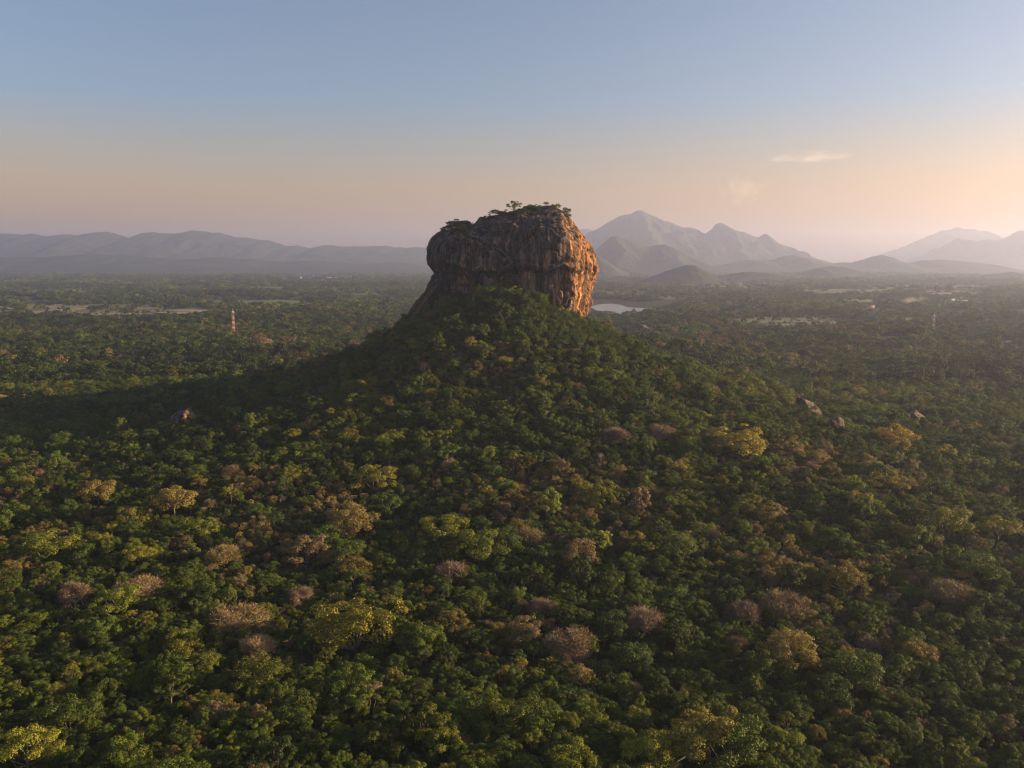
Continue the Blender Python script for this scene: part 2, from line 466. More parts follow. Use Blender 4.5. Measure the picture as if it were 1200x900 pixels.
# ------------------------------------------------------------------ mountains
def mountain(name, pts, Y, half, base_py=322, rough=0.16, seed=1, crag=0.0):
    P = np.array(pts, float)
    xs = P[:, 0]; n = max(60, int((xs[-1] - xs[0]) * 1.1))
    px = np.linspace(xs[0], xs[-1], n)
    py = np.interp(px, xs, P[:, 1])
    ker = np.array([1, 2, 1]) / 4.0
    pys = np.convolve(np.pad(py, 1, 'edge'), ker, 'valid')
    X0, _, Zs = at_depth(px, pys, Y)
    Zs = np.maximum(Zs, 0.0)
    Zs = Zs * (1 + crag * fbm(X0 / 500.0, X0 * 0, seed=seed + 9, octv=4) + 0.06 * fbm(X0 / 190.0, X0 * 0, seed=seed + 19, octv=3))
    t = np.linspace(-1, 1, 161)
    X = np.repeat(X0[None, :], len(t), 0); Yy = Y + t[:, None] * half + 0 * X
    prof = np.clip(1 - np.abs(t), 0, 1) ** 1.4
    rd = ridged(X / 650.0, Yy / 1000.0, seed=seed, octv=6)
    fine = fbm(X / 260.0, Yy / 260.0, seed=seed + 3, octv=4)
    pr = prof[:, None] * (1 + (rough * 2.4 * rd + rough * 1.4 * fine) * np.clip(np.abs(t)[:, None] * 3.0, 0, 1))
    Z = Zs[None, :] * np.clip(pr, 0, 1.0 + 0 * pr) - 4.0
    nn, k = X.shape
    v = np.stack([X, Yy, Z], -1).reshape(-1, 3)
    i = np.arange(nn - 1)[:, None] * k; j = np.arange(k - 1)[None, :]
    f = np.stack([i + j, i + j + 1, i + k + j + 1, i + k + j], -1).reshape(-1, 4)
    o = mobj(name, mesh_np(name, v, f, [M_MOUNT], smooth=True))
    return tag(o, kind='structure')
mountain('hills', [(-120, 300), (-60, 284), (0, 274), (20, 275), (40, 273.5), (60, 276), (82, 275), (105, 274), (125, 270.5), (135, 273), (150, 278), (165, 272.5), (178, 271), (195, 273), (205, 272), (222, 270.5), (240, 271.5), (258, 272), (275, 277), (298, 280), (315, 281), (332, 287), (350, 287.5), (362, 290), (378, 286.5), (395, 288), (420, 289), (450, 288.5), (480, 290), (520, 292), (560, 296), (600, 305), (640, 321)], 15500, 3800, seed=2, rough=0.07)
mountain('hills', [(-120, 296), (0, 301), (60, 300), (110, 297), (160, 300), (210, 304), (250, 301), (290, 303), (330, 306), (380, 305), (420, 309), (470, 307), (520, 313), (560, 318)], 11500, 1800, seed=42, rough=0.08)
mountain('mountain', [(560, 318), (610, 300), (650, 276), (672, 268), (690, 267), (705, 272), (730, 285), (800, 318)], 21000, 3500, seed=6)
mountain('mountain', [(640, 322), (660, 303), (680, 284), (688, 275), (700, 268), (712, 260), (725, 252), (740, 248), (748, 246), (756, 246.5), (768, 252), (780, 258), (795, 263), (806, 266.5), (820, 270), (832, 274), (835, 268), (839, 263.5), (844, 261), (850, 264.5), (860, 268), (875, 272.5), (888, 278), (897, 275.5), (905, 281), (920, 289), (935, 296), (950, 303), (965, 308), (985, 314), (1010, 321)], 15500, 2900, seed=8, rough=0.2, crag=0.03)
mountain('mountain', [(650, 322), (672, 306), (690, 298), (705, 287), (716, 278), (722, 276), (730, 279), (745, 283), (758, 288), (770, 286), (780, 286.5), (795, 294), (810, 302), (826, 312), (850, 321)], 10500, 1700, seed=12, rough=0.2)
mountain('hill', [(660, 322), (675, 311), (690, 303), (700, 298), (712, 306), (726, 315), (740, 321)], 8600, 900, seed=52, rough=0.2)
mountain('mountain', [(800, 322), (830, 313), (850, 309), (870, 305), (885, 303.5), (900, 306), (915, 301), (930, 298), (945, 302), (958, 308), (975, 309), (990, 307), (1005, 308), (1016, 303), (1026, 299.5), (1034, 298), (1045, 301), (1056, 306.5), (1066, 308), (1080, 304.5), (1100, 304), (1130, 306), (1150, 308), (1170, 313), (1190, 318), (1215, 322)], 11500, 1500, seed=15, rough=0.18)
mountain('mountain', [(1050, 322), (1078, 304), (1096, 296), (1110, 288), (1122, 279), (1132, 281), (1145, 283), (1158, 280), (1175, 282), (1184, 276), (1192, 270), (1202, 270), (1230, 262), (1260, 275), (1320, 300), (1380, 320)], 17000, 2500, seed=18, rough=0.16)
mountain('mountain', [(960, 320), (1010, 306), (1040, 296), (1065, 287), (1085, 277), (1105, 270), (1125, 266.5), (1145, 268), (1165, 274), (1200, 290), (1260, 318)], 21500, 3000, seed=19, rough=0.12)
mountain('hill', [(745, 331), (765, 323), (780, 317), (795, 312), (805, 310), (815, 310.5), (825, 316), (840, 324), (850, 331)], 6200, 450, seed=23, rough=0.2)
mountain('hill', [(915, 327), (940, 320), (955, 314), (975, 311), (990, 313), (1010, 318), (1045, 327)], 8200, 700, seed=28, rough=0.2)
mountain('hill', [(1130, 328), (1155, 322), (1175, 319), (1185, 317.5), (1200, 321), (1225, 329)], 7600, 500, seed=31, rough=0.2)
mountain('hill', [(830, 325), (870, 318), (900, 319), (930, 325)], 7000, 500, seed=33, rough=0.2)

# ------------------------------------------------------------------ the great rock
ROCK_Y = 925.0
RCX, RCY = -8.0, 935.0
SIL = np.array([  # photograph row, left edge, right edge
    (240.6, 634, 646), (242, 616, 652), (245, 599, 656), (249, 581, 660.5), (255, 561, 666), (260, 555, 669), (263, 548, 671.5),
    (267.5, 527, 675), (271, 513, 678), (277, 506, 682), (283, 502.5, 686), (290, 500.8, 690), (297, 500, 693.5), (304, 500, 695.8),
    (309, 501, 696.8), (314, 504, 697), (318, 507.5, 697), (321, 508.2, 696), (326, 505, 694.5), (332, 502, 693), (340, 497, 691.5),
    (346, 493.5, 690), (355, 488.5, 689.5), (365, 482.5, 688.5), (376, 477, 686), (395, 466, 684), (430, 452, 682), (470, 450, 680)], float)
def build_rock():
    rows = np.concatenate([np.arange(240.6, 275, 0.33), np.arange(275, 420, 0.62)])
    L = np.interp(rows, SIL[:, 0], SIL[:, 1]); Rr = np.interp(rows, SIL[:, 0], SIL[:, 2])
    _, _, zz = at_depth(600, rows, ROCK_Y)
    xl, _, _ = at_depth(L, rows, ROCK_Y); xr, _, _ = at_depth(Rr, rows, ROCK_Y)
    th = np.linspace(-np.pi, np.pi, 840, endpoint=False)      # 0 looks at the camera, positive to the right
    V = []
    for row, z, a, b in zip(rows, zz, xl, xr):
        s = np.interp(row, [240, 250, 262, 272, 285, 305, 316, 319, 325, 345, 376, 430], [0.12, 0.5, 0.74, 0.86, 0.95, 1.03, 1.0, 0.93, 0.93, 0.98, 1.04, 1.15])
        lowl = np.interp(row, [318, 330, 376, 430], [0, 0.1, 0.35, 0.5])
        planes = [(-9, 62 * s), (-52, 84 * s * (1 + lowl * 0.5)), (-100, 92), (-150, 78), (176, 62), (132, 74), (104, 84), (65 - 5 * np.interp(row, [245, 320], [1, 0]), 86)]
        acc = 0
        for ph, d in planes:
            acc = acc + np.clip(np.cos(th - R(ph)), 0, 1) ** 16 / (d / 60.0) ** 16
        r = 60.0 * acc ** (-1 / 16.0)
        x = r * np.sin(th); y = -r * np.cos(th)
        # fit the outline's extremes to the silhouette of this height
        mid = a + (b - a) * 0.52 if row < 262 else RCX
        lo, hi = x.min(), x.max()
        x = np.where(x < 0, x / lo * (a - mid), x / hi * (b - mid)) + mid
        depth_s = np.interp(row, [240, 246, 256, 268], [0.25, 0.55, 0.85, 1.0])
        y = y * depth_s
        V.append(np.stack([x, y + RCY, np.full_like(x, z)], -1))
    V = np.array(V)
    # outward normals in plan
    dx = np.roll(V[..., 0], -1, 1) - np.roll(V[..., 0], 1, 1); dy = np.roll(V[..., 1], -1, 1) - np.roll(V[..., 1], 1, 1)
    ln = np.hypot(dx, dy) + 1e-6; nx, ny = dy / ln, -dx / ln
    X, Y, Z = V[..., 0], V[..., 1], V[..., 2]
    rowg = rows[:, None] + 0 * X
    pxg, pyg = project(X, Y, Z)
    amp = np.clip((rowg - 240) / 14, 0.05, 1)
    edge = np.minimum(np.abs(pxg - np.interp(rowg, SIL[:, 0], SIL[:, 1])), np.abs(pxg - np.interp(rowg, SIL[:, 0], SIL[:, 2])))
    d = 5.0 * fbm(X / 34, Y / 34, Z / 40, seed=61, octv=3) * np.clip(edge / 12, 0.25, 1)
    d += 4.4 * (ridged(X / 15 + 0.25 * vnoise(X / 20, Y / 20, Z / 25, seed=3), Y / 15, Z / 110, seed=71, octv=4) - 0.25)         # vertical flutes
    d += 1.1 * fbm(X / 4.0, Y / 4.0, Z / 40, seed=75, octv=3)
    d += 1.5 * fbm(X / 10.0, Y / 10.0, Z / 8.0, seed=81, octv=4)
    # facets on the lit right face: broken slabs
    rightish = np.clip((X - 48) / 14, 0, 1)
    fac = ridged(X / 17 + Z / 30, Y / 17, Z / 22 - X / 40, seed=91, octv=4)
    d += rightish * 4.6 * (fac - 0.2)
    # the long ledge under the overhang
    zc = np.interp(X, [-92, -66, -46, 0, 12, 50, 70], [162, 163.5, 157, 157, 161, 162, 155]) + 3.2 * vnoise(X / 11, Y / 40, seed=7) + 1.2 * vnoise(X / 3.5, Y / 40, seed=8)
    t = (Z - zc)
    front = np.clip((-ny - 0.15) * 3, 0, 1)
    d += front * (1 - 0.65 * rightish) * (0.45 + 0.75 * np.clip(0.5 + vnoise(X / 15, Y / 60, seed=44), 0, 1)) * (3.6 * np.exp(-((t - 3.0) / 2.6) ** 2) - 4.6 * np.exp(-((t + 1.2) / 1.7) ** 2) - 2.0 * np.exp(-np.abs(t + 6) / 5.0))
    # slanting ramp that carries the stairway
    pxr = np.interp(pyg, [272, 280, 307, 309], [545, 556, 602, 606])
    band = np.exp(-((pxg - pxr) / 3.2) ** 2) * ((pyg > 272) & (pyg < 308))
    d += front * (-2.6 * band + 2.0 * np.exp(-((pxg - pxr + 8) / 5.0) ** 2) * ((pyg > 274) & (pyg < 310)))
    # deep chimneys in the face
    for cxp, w, y0, y1, dep in ((612, 2.6, 256, 300, 3.4), (628, 2.2, 258, 305, 2.8), (537, 2.0, 276, 312, 2.0), (600, 2.0, 262, 296, 2.0)):
        d += -front * dep * np.exp(-((pxg - cxp - 2 * np.sin(pyg / 9.0)) / w) ** 2) * np.clip((pyg - y0) / 6, 0, 1) * np.clip((y1 - pyg) / 8, 0, 1)
    n1 = vnoise(X / 19 + 3, Y / 19, Z / 75, seed=131) + 0.25 * vnoise(X / 5, Y / 5, Z / 9, seed=132)
    n2 = vnoise(X / 30, Y / 30, Z / 26 + X / 60, seed=141) + 0.2 * vnoise(X / 6, Y / 6, Z / 6, seed=142)
    d -= 3.2 * np.exp(-(n1 / 0.035) ** 2) + 1.8 * np.exp(-(n2 / 0.022) ** 2)
    d *= amp
    X = X + nx * d; Y = Y + ny * d
    Z = Z + (1.2 * fbm(X / 12, Y / 12, seed=99, octv=4)) * np.clip((275 - rowg) / 12, 0, 1)
    n, k = X.shape
    v = np.stack([X, Y, Z], -1).reshape(-1, 3)
    v = np.concatenate([v, [[X[0].mean(), Y[0].mean(), Z[0].max() + 0.4]]])
    i = np.arange(n - 1)[:, None] * k; j = np.arange(k)[None, :]; j2 = (j + 1) % k
    f = np.stack([i + j, i + k + j, i + k + j2, i + j2], -1).reshape(-1, 4)
    c = np.column_stack([np.full(k, n * k), np.arange(k), (np.arange(k) + 1) % k])
    me = mesh_np('rock_fortress', v, [f, c], [M_ROCK], smooth=True)
    o = mobj('rock_fortress', me)
    tag(o, 'huge flat-topped rock fortress with streaked cliffs crowning the wooded hill', 'rock')
    bv = BVHTree.FromPolygons([tuple(p) for p in v], f.tolist() + c.tolist())
    return o, bv, (X, Y, Z)
rock, ROCK_BVH, ROCKG = build_rock()
def rock_hit(px, py):
    dx, dz = ray(px, py)
    h = ROCK_BVH.ray_cast(Vector((0, 0, CAM_H)), Vector((float(dx), 1.0, float(dz))).normalized())
    return h[0], h[1]
def rock_top(x, y):
    h = ROCK_BVH.ray_cast(Vector((x, y, 400)), Vector((0, 0, -1)))
    return h[0].z if h[0] is not None else None

# ------------------------------------------------------------------ tree building
def tube(pts, rad, sides=6):
    pts = np.array(pts, float); n = len(pts)
    V = []; 
    for i in range(n):
        d = pts[min(i + 1, n - 1)] - pts[max(i - 1, 0)]; d /= np.linalg.norm(d) + 1e-9
        a = np.cross(d, [0.3, 0.9, 0.2]); a /= np.linalg.norm(a) + 1e-9; b = np.cross(d, a)
        for s in range(sides):
            t = 2 * math.pi * s / sides
            V.append(pts[i] + rad[i] * (math.cos(t) * a + math.sin(t) * b))
    F = []
    for i in range(n - 1):
        for s in range(sides):
            F.append((i * sides + s, i * sides + (s + 1) % sides, (i + 1) * sides + (s + 1) % sides, (i + 1) * sides + s))
    return np.array(V), np.array(F)
class Acc:
    def __init__(s): s.v = []; s.f = []; s.n = 0; s.m = []
    def add(s, v, f, m=0):
        s.v.append(v); s.f.append(f + s.n); s.n += len(v); s.m.append(np.full(len(f), m))
    def get(s): return np.concatenate(s.v), np.concatenate(s.f), np.concatenate(s.m)

def leaf_quads(P, Nn, size, rng, aspect=0.75):
    n = len(P)
    a = np.cross(Nn, rng.normal(size=(n, 3))); a /= np.linalg.norm(a, axis=1)[:, None] + 1e-9
    b = np.cross(Nn, a)
    s = (size * rng.uniform(0.6, 1.4, n))[:, None] * 0.5
    bend = Nn * s * 0.35
    v = np.stack([P - a * s - bend, P + b * s * aspect, P + a * s - bend, P - b * s * aspect], 1).reshape(-1, 3)
    f = np.arange(4 * n).reshape(n, 4)
    return v, f

FORMS = {
    'domed':   dict(r=6.0, rz=5.4, cz=7.2, blobs=52, br=(0.15, 0.27)),
    'spreading': dict(r=7.2, rz=3.4, cz=8.2, blobs=46, br=(0.13, 0.24)),
    'lobed':   dict(r=6.2, rz=5.6, cz=7.4, blobs=34, br=(0.16, 0.36)),
    'tall':    dict(r=4.2, rz=6.6, cz=8.0, blobs=38, br=(0.20, 0.34)),
    'open':    dict(r=6.6, rz=5.0, cz=8.6, blobs=26, br=(0.14, 0.26)),
    'bushy':   dict(r=4.6, rz=4.0, cz=4.6, blobs=30, br=(0.20, 0.36)),
}
def make_tree(form, seed, leaves, lsize, limb_sides=5):
    """returns (trunk verts/faces), (crown verts/faces, material index)"""
    rng = np.random.default_rng(seed)
    F = FORMS[form]; r, rz, cz = F['r'], F['rz'], F['cz']
    C = []; BR = []
    tries = 0
    while len(C) < F['blobs'] and tries < 4000:
        tries += 1
        d = rng.normal(size=3); d[2] = abs(d[2]) * 1.15 - 0.45; d /= np.linalg.norm(d)
        k = rng.uniform(0.50, 1.02)
        az_ = math.atan2(d[1], d[0]); wob = 1 + 0.20 * math.sin(2 * az_ + seed * 1.7) + 0.15 * math.sin(5 * az_ + seed) + rng.uniform(-.14, .14)
        p = np.array([d[0] * r * k * wob, d[1] * r * k * wob, cz + d[2] * rz * k])
        br = rng.uniform(*F['br']) * r
        if form == 'open' and any(np.linalg.norm(p - q) < 0.26 * r for q in C): continue
        if any(np.linalg.norm(p - q) < 0.13 * r for q in C): continue
        C.append(p); BR.append(br)
    C = np.array(C); BR = np.array(BR)
    per = (BR ** 2 / (BR ** 2).sum() * leaves).astype(int) + 1
    P = []; NN = []
    for c, b, n in zip(C, BR, per):
        out = c - np.array([0, 0, cz - rz * 0.4]); out /= np.linalg.norm(out) + 1e-9
        d = rng.normal(size=(int(n * 1.9), 3)); d /= np.linalg.norm(d, axis=1)[:, None]
        keep = (d @ out + 0.8 * d[:, 2]) > rng.uniform(-0.7, 0.5, len(d))
        d = d[keep][:n]
        lump = 1 + 0.28 * vnoise(d[:, 0] * 2.2 + c[0], d[:, 1] * 2.2 + c[1], d[:, 2] * 2.2 + c[2], seed)
        rad = b * lump * rng.uniform(0.72, 1.08, len(d))
        p = c + d * rad[:, None] * np.array([1.1, 1.1, 0.72])
        nn = d + rng.normal(size=d.shape) * 0.55 + np.array([0, 0, 0.35])
        nn /= np.linalg.norm(nn, axis=1)[:, None]
        P.append(p); NN.append(nn)
    P = np.concatenate(P); NN = np.concatenate(NN)
    cv, cf = leaf_quads(P, NN, lsize, rng)
    A = Acc()
    base = np.array([0, 0, -1.5]); fork = np.array([rng.normal() * 0.3, rng.normal() * 0.3, cz - rz * 0.75])
    v, f = tube([base, base * 0.5 + fork * 0.5 + rng.normal(size=3) * 0.25, fork], [0.42, 0.30, 0.24], limb_sides + 1); A.add(v, f)
    idx = rng.permutation(len(C))[: (12 if leaves > 1500 else 4)]
    for i in idx:
        m = fork * 0.45 + C[i] * 0.55 + rng.normal(size=3) * 0.5 - np.array([0, 0, 0.5])
        v, f = tube([fork, m, C[i]], [0.17, 0.11, 0.04], limb_sides); A.add(v, f)
    tv, tf, _ = A.get()
    return (tv, tf), (cv, cf)

def make_bare(seed, twigs, leafy=0.25, r=6.0, rz=4.6, cz=7.2, thick=0.05, lsize=0.4, dome=True):
    """leafless or nearly leafless crown: limbs forking into a haze of fine twigs"""
    rng = np.random.default_rng(seed)
    A = Acc(); tips = []
    fork = np.array([0, 0, cz - rz * 0.85])
    v, f = tube([[0, 0, -1.5], [0.2, 0.1, fork[2] * 0.5], fork], [0.45, 0.36, 0.28], 6); A.add(v, f)
    def grow(p, d, L, rad, lev):
        q = p + d * L
        mid = (p + q) / 2 + rng.normal(size=3) * L * 0.07
        v, f = tube([p, mid, q], [rad, rad * 0.8, rad * 0.6], 4); A.add(v, f)
        if lev == 0:
            tips.append((q, d)); return
        for _ in range(3 if lev < 3 else 4):
            nd = d + rng.normal(size=3) * 0.55 + np.array([0, 0, 0.10]); nd /= np.linalg.norm(nd)
            grow(q, nd, L * rng.uniform(0.62, 0.8), rad * 0.6, lev - 1)
    for k in range(6):
        a = 2 * math.pi * k / 6 + rng.uniform(-.4, .4)
        e = rng.uniform(0.35, 1.15)
        d = np.array([math.cos(a) * math.cos(e), math.sin(a) * math.cos(e), math.sin(e)])
        grow(fork, d, r * 0.34, 0.18, 3)
    tv, tf, _ = A.get()
    T = np.array([t[0] for t in tips]); D = np.array([t[1] for t in tips])
    # settle the limb tips on a dome
    n = twigs
    pick = rng.integers(0, len(T), n)
    d = D[pick] + rng.normal(size=(n, 3)) * 0.6; d[:, 2] += 0.15; d /= np.linalg.norm(d, axis=1)[:, None]
    p0 = T[pick] + rng.normal(size=(n, 3)) * 0.5
    L = rng.uniform(0.5, 1.4, n)[:, None]
    p1 = p0 + d * L
    side = np.cross(d, rng.normal(size=(n, 3))); side /= np.linalg.norm(side, axis=1)[:, None]
    w = thick
    v = np.stack([p0 - side * w, p0 + side * w, p1 + side * w * 0.4, p1 - side * w * 0.4], 1).reshape(-1, 3)
    f = np.arange(4 * n).reshape(n, 4)
    nl = int(twigs * leafy)
    if nl:
        P = p1[rng.integers(0, n, nl)] + rng.normal(size=(nl, 3)) * 0.2
        NN = rng.normal(size=(nl, 3)); NN /= np.linalg.norm(NN, axis=1)[:, None]
        lv, lf = leaf_quads(P, NN, lsize, rng)
        v2 = np.concatenate([v, lv]); f2 = np.concatenate([f, lf + len(v)])
    else: v2, f2 = v, f
    return (tv, tf), (v2, f2)

NEAR = []   # (form, trunk mesh, crown mesh, crown radius, tree height)
for form, seeds in (('domed', (1, 2, 3)), ('spreading', (4, 5)), ('lobed', (6, 7, 8)), ('tall', (9, 10)), ('open', (11, 12)), ('bushy', (13, 14))):
    for s in seeds:
        tr, cr = make_tree(form, s, 8000, 0.35)
        NEAR.append((form, mesh_np('tree_trunk', *tr, [M_BARK], smooth=True), mesh_np('tree_crown', *cr, [M_LEAF]), FORMS[form]['r'], tr, cr))
for s in (21, 22, 23):
    tr, cr = make_bare(s, 9000, 0.35, thick=0.035, lsize=0.24)
    NEAR.append(('bare', mesh_np('bare_trunk', *tr, [M_PALEBARK], smooth=True), mesh_np('bare_crown', *cr, [M_TWIG]), 6.0, tr, cr))
NF = [n[0] for n in NEAR]

# source meshes for the mass of the forest live in a collection of their own that is not part of the scene
SRC = bpy.data.collections.new('forest_sources')
def add_source(i, tr, cr, crown_mat, bark):
    v = np.concatenate([tr[0], cr[0]]); f = np.concatenate([tr[1], cr[1] + len(tr[0])])
    mi = np.concatenate([np.zeros(len(tr[1])), np.ones(len(cr[1]))])
    me = mesh_np('forest_source', v, f, [bark, crown_mat], mi)
    o = bpy.data.objects.new('forest_source_%03d' % i, me); SRC.objects.link(o)
k = 0
for n in NEAR:
    add_source(k, n[4], n[5], M_TWIG if n[0] == 'bare' else M_LEAF, M_PALEBARK if n[0] == 'bare' else M_BARK); k += 1
MID0 = k
MIDF = []
for form, seeds in (('domed', (31, 32)), ('spreading', (33, 34)), ('lobed', (35, 36)), ('tall', (37,)), ('bushy', (38,)), ('open', (39,))):
    for s in seeds:
        tr, cr = make_tree(form, s, 900, 1.05, 3); add_source(k, tr, cr, M_LEAF, M_BARK); MIDF.append(form); k += 1
tr, cr = make_bare(41, 1200, 0.3, thick=0.10, lsize=0.8); add_source(k, tr, cr, M_TWIG, M_PALEBARK); MIDF.append('bare'); k += 1
FAR0 = k
def make_grove(seed):
    rng = np.random.default_rng(seed); A = Acc(); B = Acc()
    for _ in range(7):
        form = rng.choice(['domed', 'spreading', 'lobed', 'tall'])
        tr, cr = make_tree(form, int(rng.integers(1e6)), 95, 2.5, 3)
        off = np.array([rng.uniform(-13, 13), rng.uniform(-13, 13), rng.uniform(-2, 1)]); s = rng.uniform(0.7, 1.25)
        A.add(tr[0] * s + off, tr[1]); B.add(cr[0] * s + off, cr[1])
    a = A.get(); b = B.get()
    return (a[0], a[1]), (b[0], b[1])
for s in range(5):
    tr, cr = make_grove(50 + s); add_source(k, tr, cr, M_LEAF, M_BARK); k += 1
NSRC = k

# ------------------------------------------------------------------ scatter the forest
def jgrid(x0, x1, y0, y1, sp, rng):
    xs = np.arange(x0, x1, sp); ys = np.arange(y0, y1, sp * 0.9)
    X, Y = np.meshgrid(xs, ys); X = X + (np.arange(len(ys)) % 2)[:, None] * sp * 0.5
    X = X.ravel() + rng.uniform(-.42, .42, X.size) * sp; Y = Y.ravel() + rng.uniform(-.42, .42, Y.size) * sp
    return X, Y
def in_rock(x, y):
    return (((x - RCX) / 92) ** 2 + ((y - RCY) / 58) ** 2) < 1

# trees that can be told apart in the photograph: px, py of the crown's middle, crown width in pixels, form, tint, value, label, pale bark
SPECIAL = [
    (872, 512, 64, 'domed', 0.92, 1.15, 'broad dome-shaped tree with golden yellow-green leaves on the lower right slope'),
    (1050, 509, 42, 'domed', 0.98, 0.9, 'small orange-yellow rounded tree between grey boulders on the right plain'),
    (672, 735, 72, 'bare', 0.80, 1.15, 'largest leafless rounded tree with pinkish brown twigs in the middle of the foreground'),
    (755, 717, 60, 'bare', 0.82, 1.0, 'leafless grey-pink tree beside the largest leafless rounded tree'),
    (637, 704, 48, 'bare', 0.84, 0.8, 'dim leafless tree just behind the largest leafless rounded tree'),
    (620, 620, 44, 'bare', 0.86, 0.9, 'small rounded leafless tree with reddish brown twigs near the foot of the hill'),
    (1117, 677, 66, 'bare', 0.74, 1.0, 'flat-topped tan tree showing white branches, standing alone in green forest'),
    (928, 762, 68, 'domed', 0.66, 1.15, 'golden olive rounded tree in the right foreground'),
    (832, 842, 96, 'open', 0.60, 1.2, 'tall airy yellow-green tree with pale stems at the bottom of the view'),
    (883, 590, 34, 'open', 0.50, 0.9, 'slim tree on a bare white trunk rising above the forest right of centre'),
    (270, 578, 22, 'open', 0.52, 1.1, 'narrow spindly tree with a naked pale trunk left of the hill foot'),
    (338, 556, 26, 'open', 0.50, 0.9, 'thin feathery tree in the shaded valley left of the hill foot'),
    (420, 728, 92, 'domed', 0.55, 1.05, 'wide olive green domed tree in the left middle foreground'),
    (204, 583, 56, 'spreading', 0.66, 1.1, 'flat spreading khaki tree with exposed pale branches on the left'),
    (114, 575, 44, 'spreading', 0.66, 1.0, 'broad khaki tree near the left edge at the start of the shade'),
    (165, 672, 66, 'bare', 0.78, 1.05, 'big brownish dome of bare twigs in the left foreground'),
    (88, 690, 46, 'bare', 0.83, 0.8, 'dull mauve leafless tree beside the big brownish twiggy dome'),
    (276, 706, 76, 'bare', 0.76, 1.0, 'wide grey-brown twiggy tree left of the olive domed tree'),
    (300, 752, 46, 'bare', 0.80, 1.1, 'leafless tree with tangled whitish branches in the left foreground'),
    (680, 645, 50, 'domed', 0.74, 0.9, 'rounded tan tree above the leafless trees near the centre'),
    (360, 640, 52, 'domed', 0.80, 0.9, 'rusty pink domed tree in the left middle distance'),
    (262, 640, 50, 'bare', 0.72, 1.1, 'tan twiggy tree with yellow tips in the left middle distance'),
    (410, 605, 60, 'domed', 0.68, 1.0, 'long khaki crown along the edge of the shaded valley'),
    (915, 690, 74, 'bare', 0.78, 0.95, 'wide brownish pink tree in the right middle foreground'),
    (872, 708, 48, 'bare', 0.84, 0.8, 'mauve leafless tree left of the wide brownish pink tree'),
    (990, 672, 50, 'domed', 0.62, 0.8, 'dull brown-green round tree right of the wide brownish pink tree'),
    (772, 571, 30, 'bare', 0.88, 0.65, 'small dark red tree at the lower right foot of the hill'),
    (706, 634, 22, 'tall', 0.44, 1.5, 'small bright lime green conical tree near the centre'),
    (640, 592, 26, 'tall', 0.36, 1.4, 'narrow bright green tree at the foot of the hill'),
    (796, 422, 9, 'domed', 1.00, 1.0, 'tiny bright orange tree high on the right shoulder of the hill'),
    (675, 411, 14, 'bare', 0.84, 1.2, 'small pink leafless tree high on the hill below the rock'),
    (722, 498, 44, 'bare', 0.84, 0.9, 'pink-brown leafless tree on the lower slope by a grey slab'),
    (775, 500, 34, 'bare', 0.80, 0.9, 'tan leafless tree on the lower right slope of the hill'),
    (530, 660, 44, 'bare', 0.82, 0.8, 'brown leafless tree in the middle distance left of centre'),
    (520, 607, 60, 'spreading', 0.48, 1.1, 'wide pale green feathery tree in front of the hill'),
    (440, 556, 50, 'domed', 0.54, 1.15, 'sunlit olive dome at the edge of the shaded valley'),
    (700, 575, 46, 'domed', 0.50, 1.0, 'sunlit green dome on the lower front slope'),
    (1040, 560, 50, 'domed', 0.60, 1.0, 'sunlit olive-yellow dome on the right plain below the boulders'),
    (1110, 612, 58, 'domed', 0.50, 1.05, 'pale green rounded tree on the right plain'),
    (1170, 618, 50, 'spreading', 0.56, 0.95, 'flat olive tree near the right edge in the middle distance'),
    (1150, 660, 60, 'lobed', 0.28, 0.9, 'dark green lobed tree right of the tan tree with white branches'),
    (860, 880, 80, 'lobed', 0.22, 0.9, 'dark leafy tree right of the tall airy yellow-green tree'),
    (1005, 790, 62, 'lobed', 0.24, 0.9, 'dark green lobed tree right of the golden olive tree'),
    (60, 632, 60, 'lobed', 0.46, 1.1, 'yellow-green lobed tree near the left edge'),
    (200, 560, 30, 'domed', 0.40, 0.6, 'small dark dome in the shaded valley behind the khaki trees'),
    (560, 640, 50, 'lobed', 0.40, 1.0, 'mid green lobed tree left of the small rounded leafless tree'),
    (795, 640, 44, 'spreading', 0.34, 1.0, 'flat green tree just right of the small lime green tree'),
    (30, 880, 60, 'lobed', 0.50, 1.25, 'bright yellow-green tree in the bottom left corner'),
]
HINT = {'domed': 0, 'spreading': 3, 'lobed': 5, 'tall': 8, 'open': 10, 'bushy': 12, 'bare': 14}
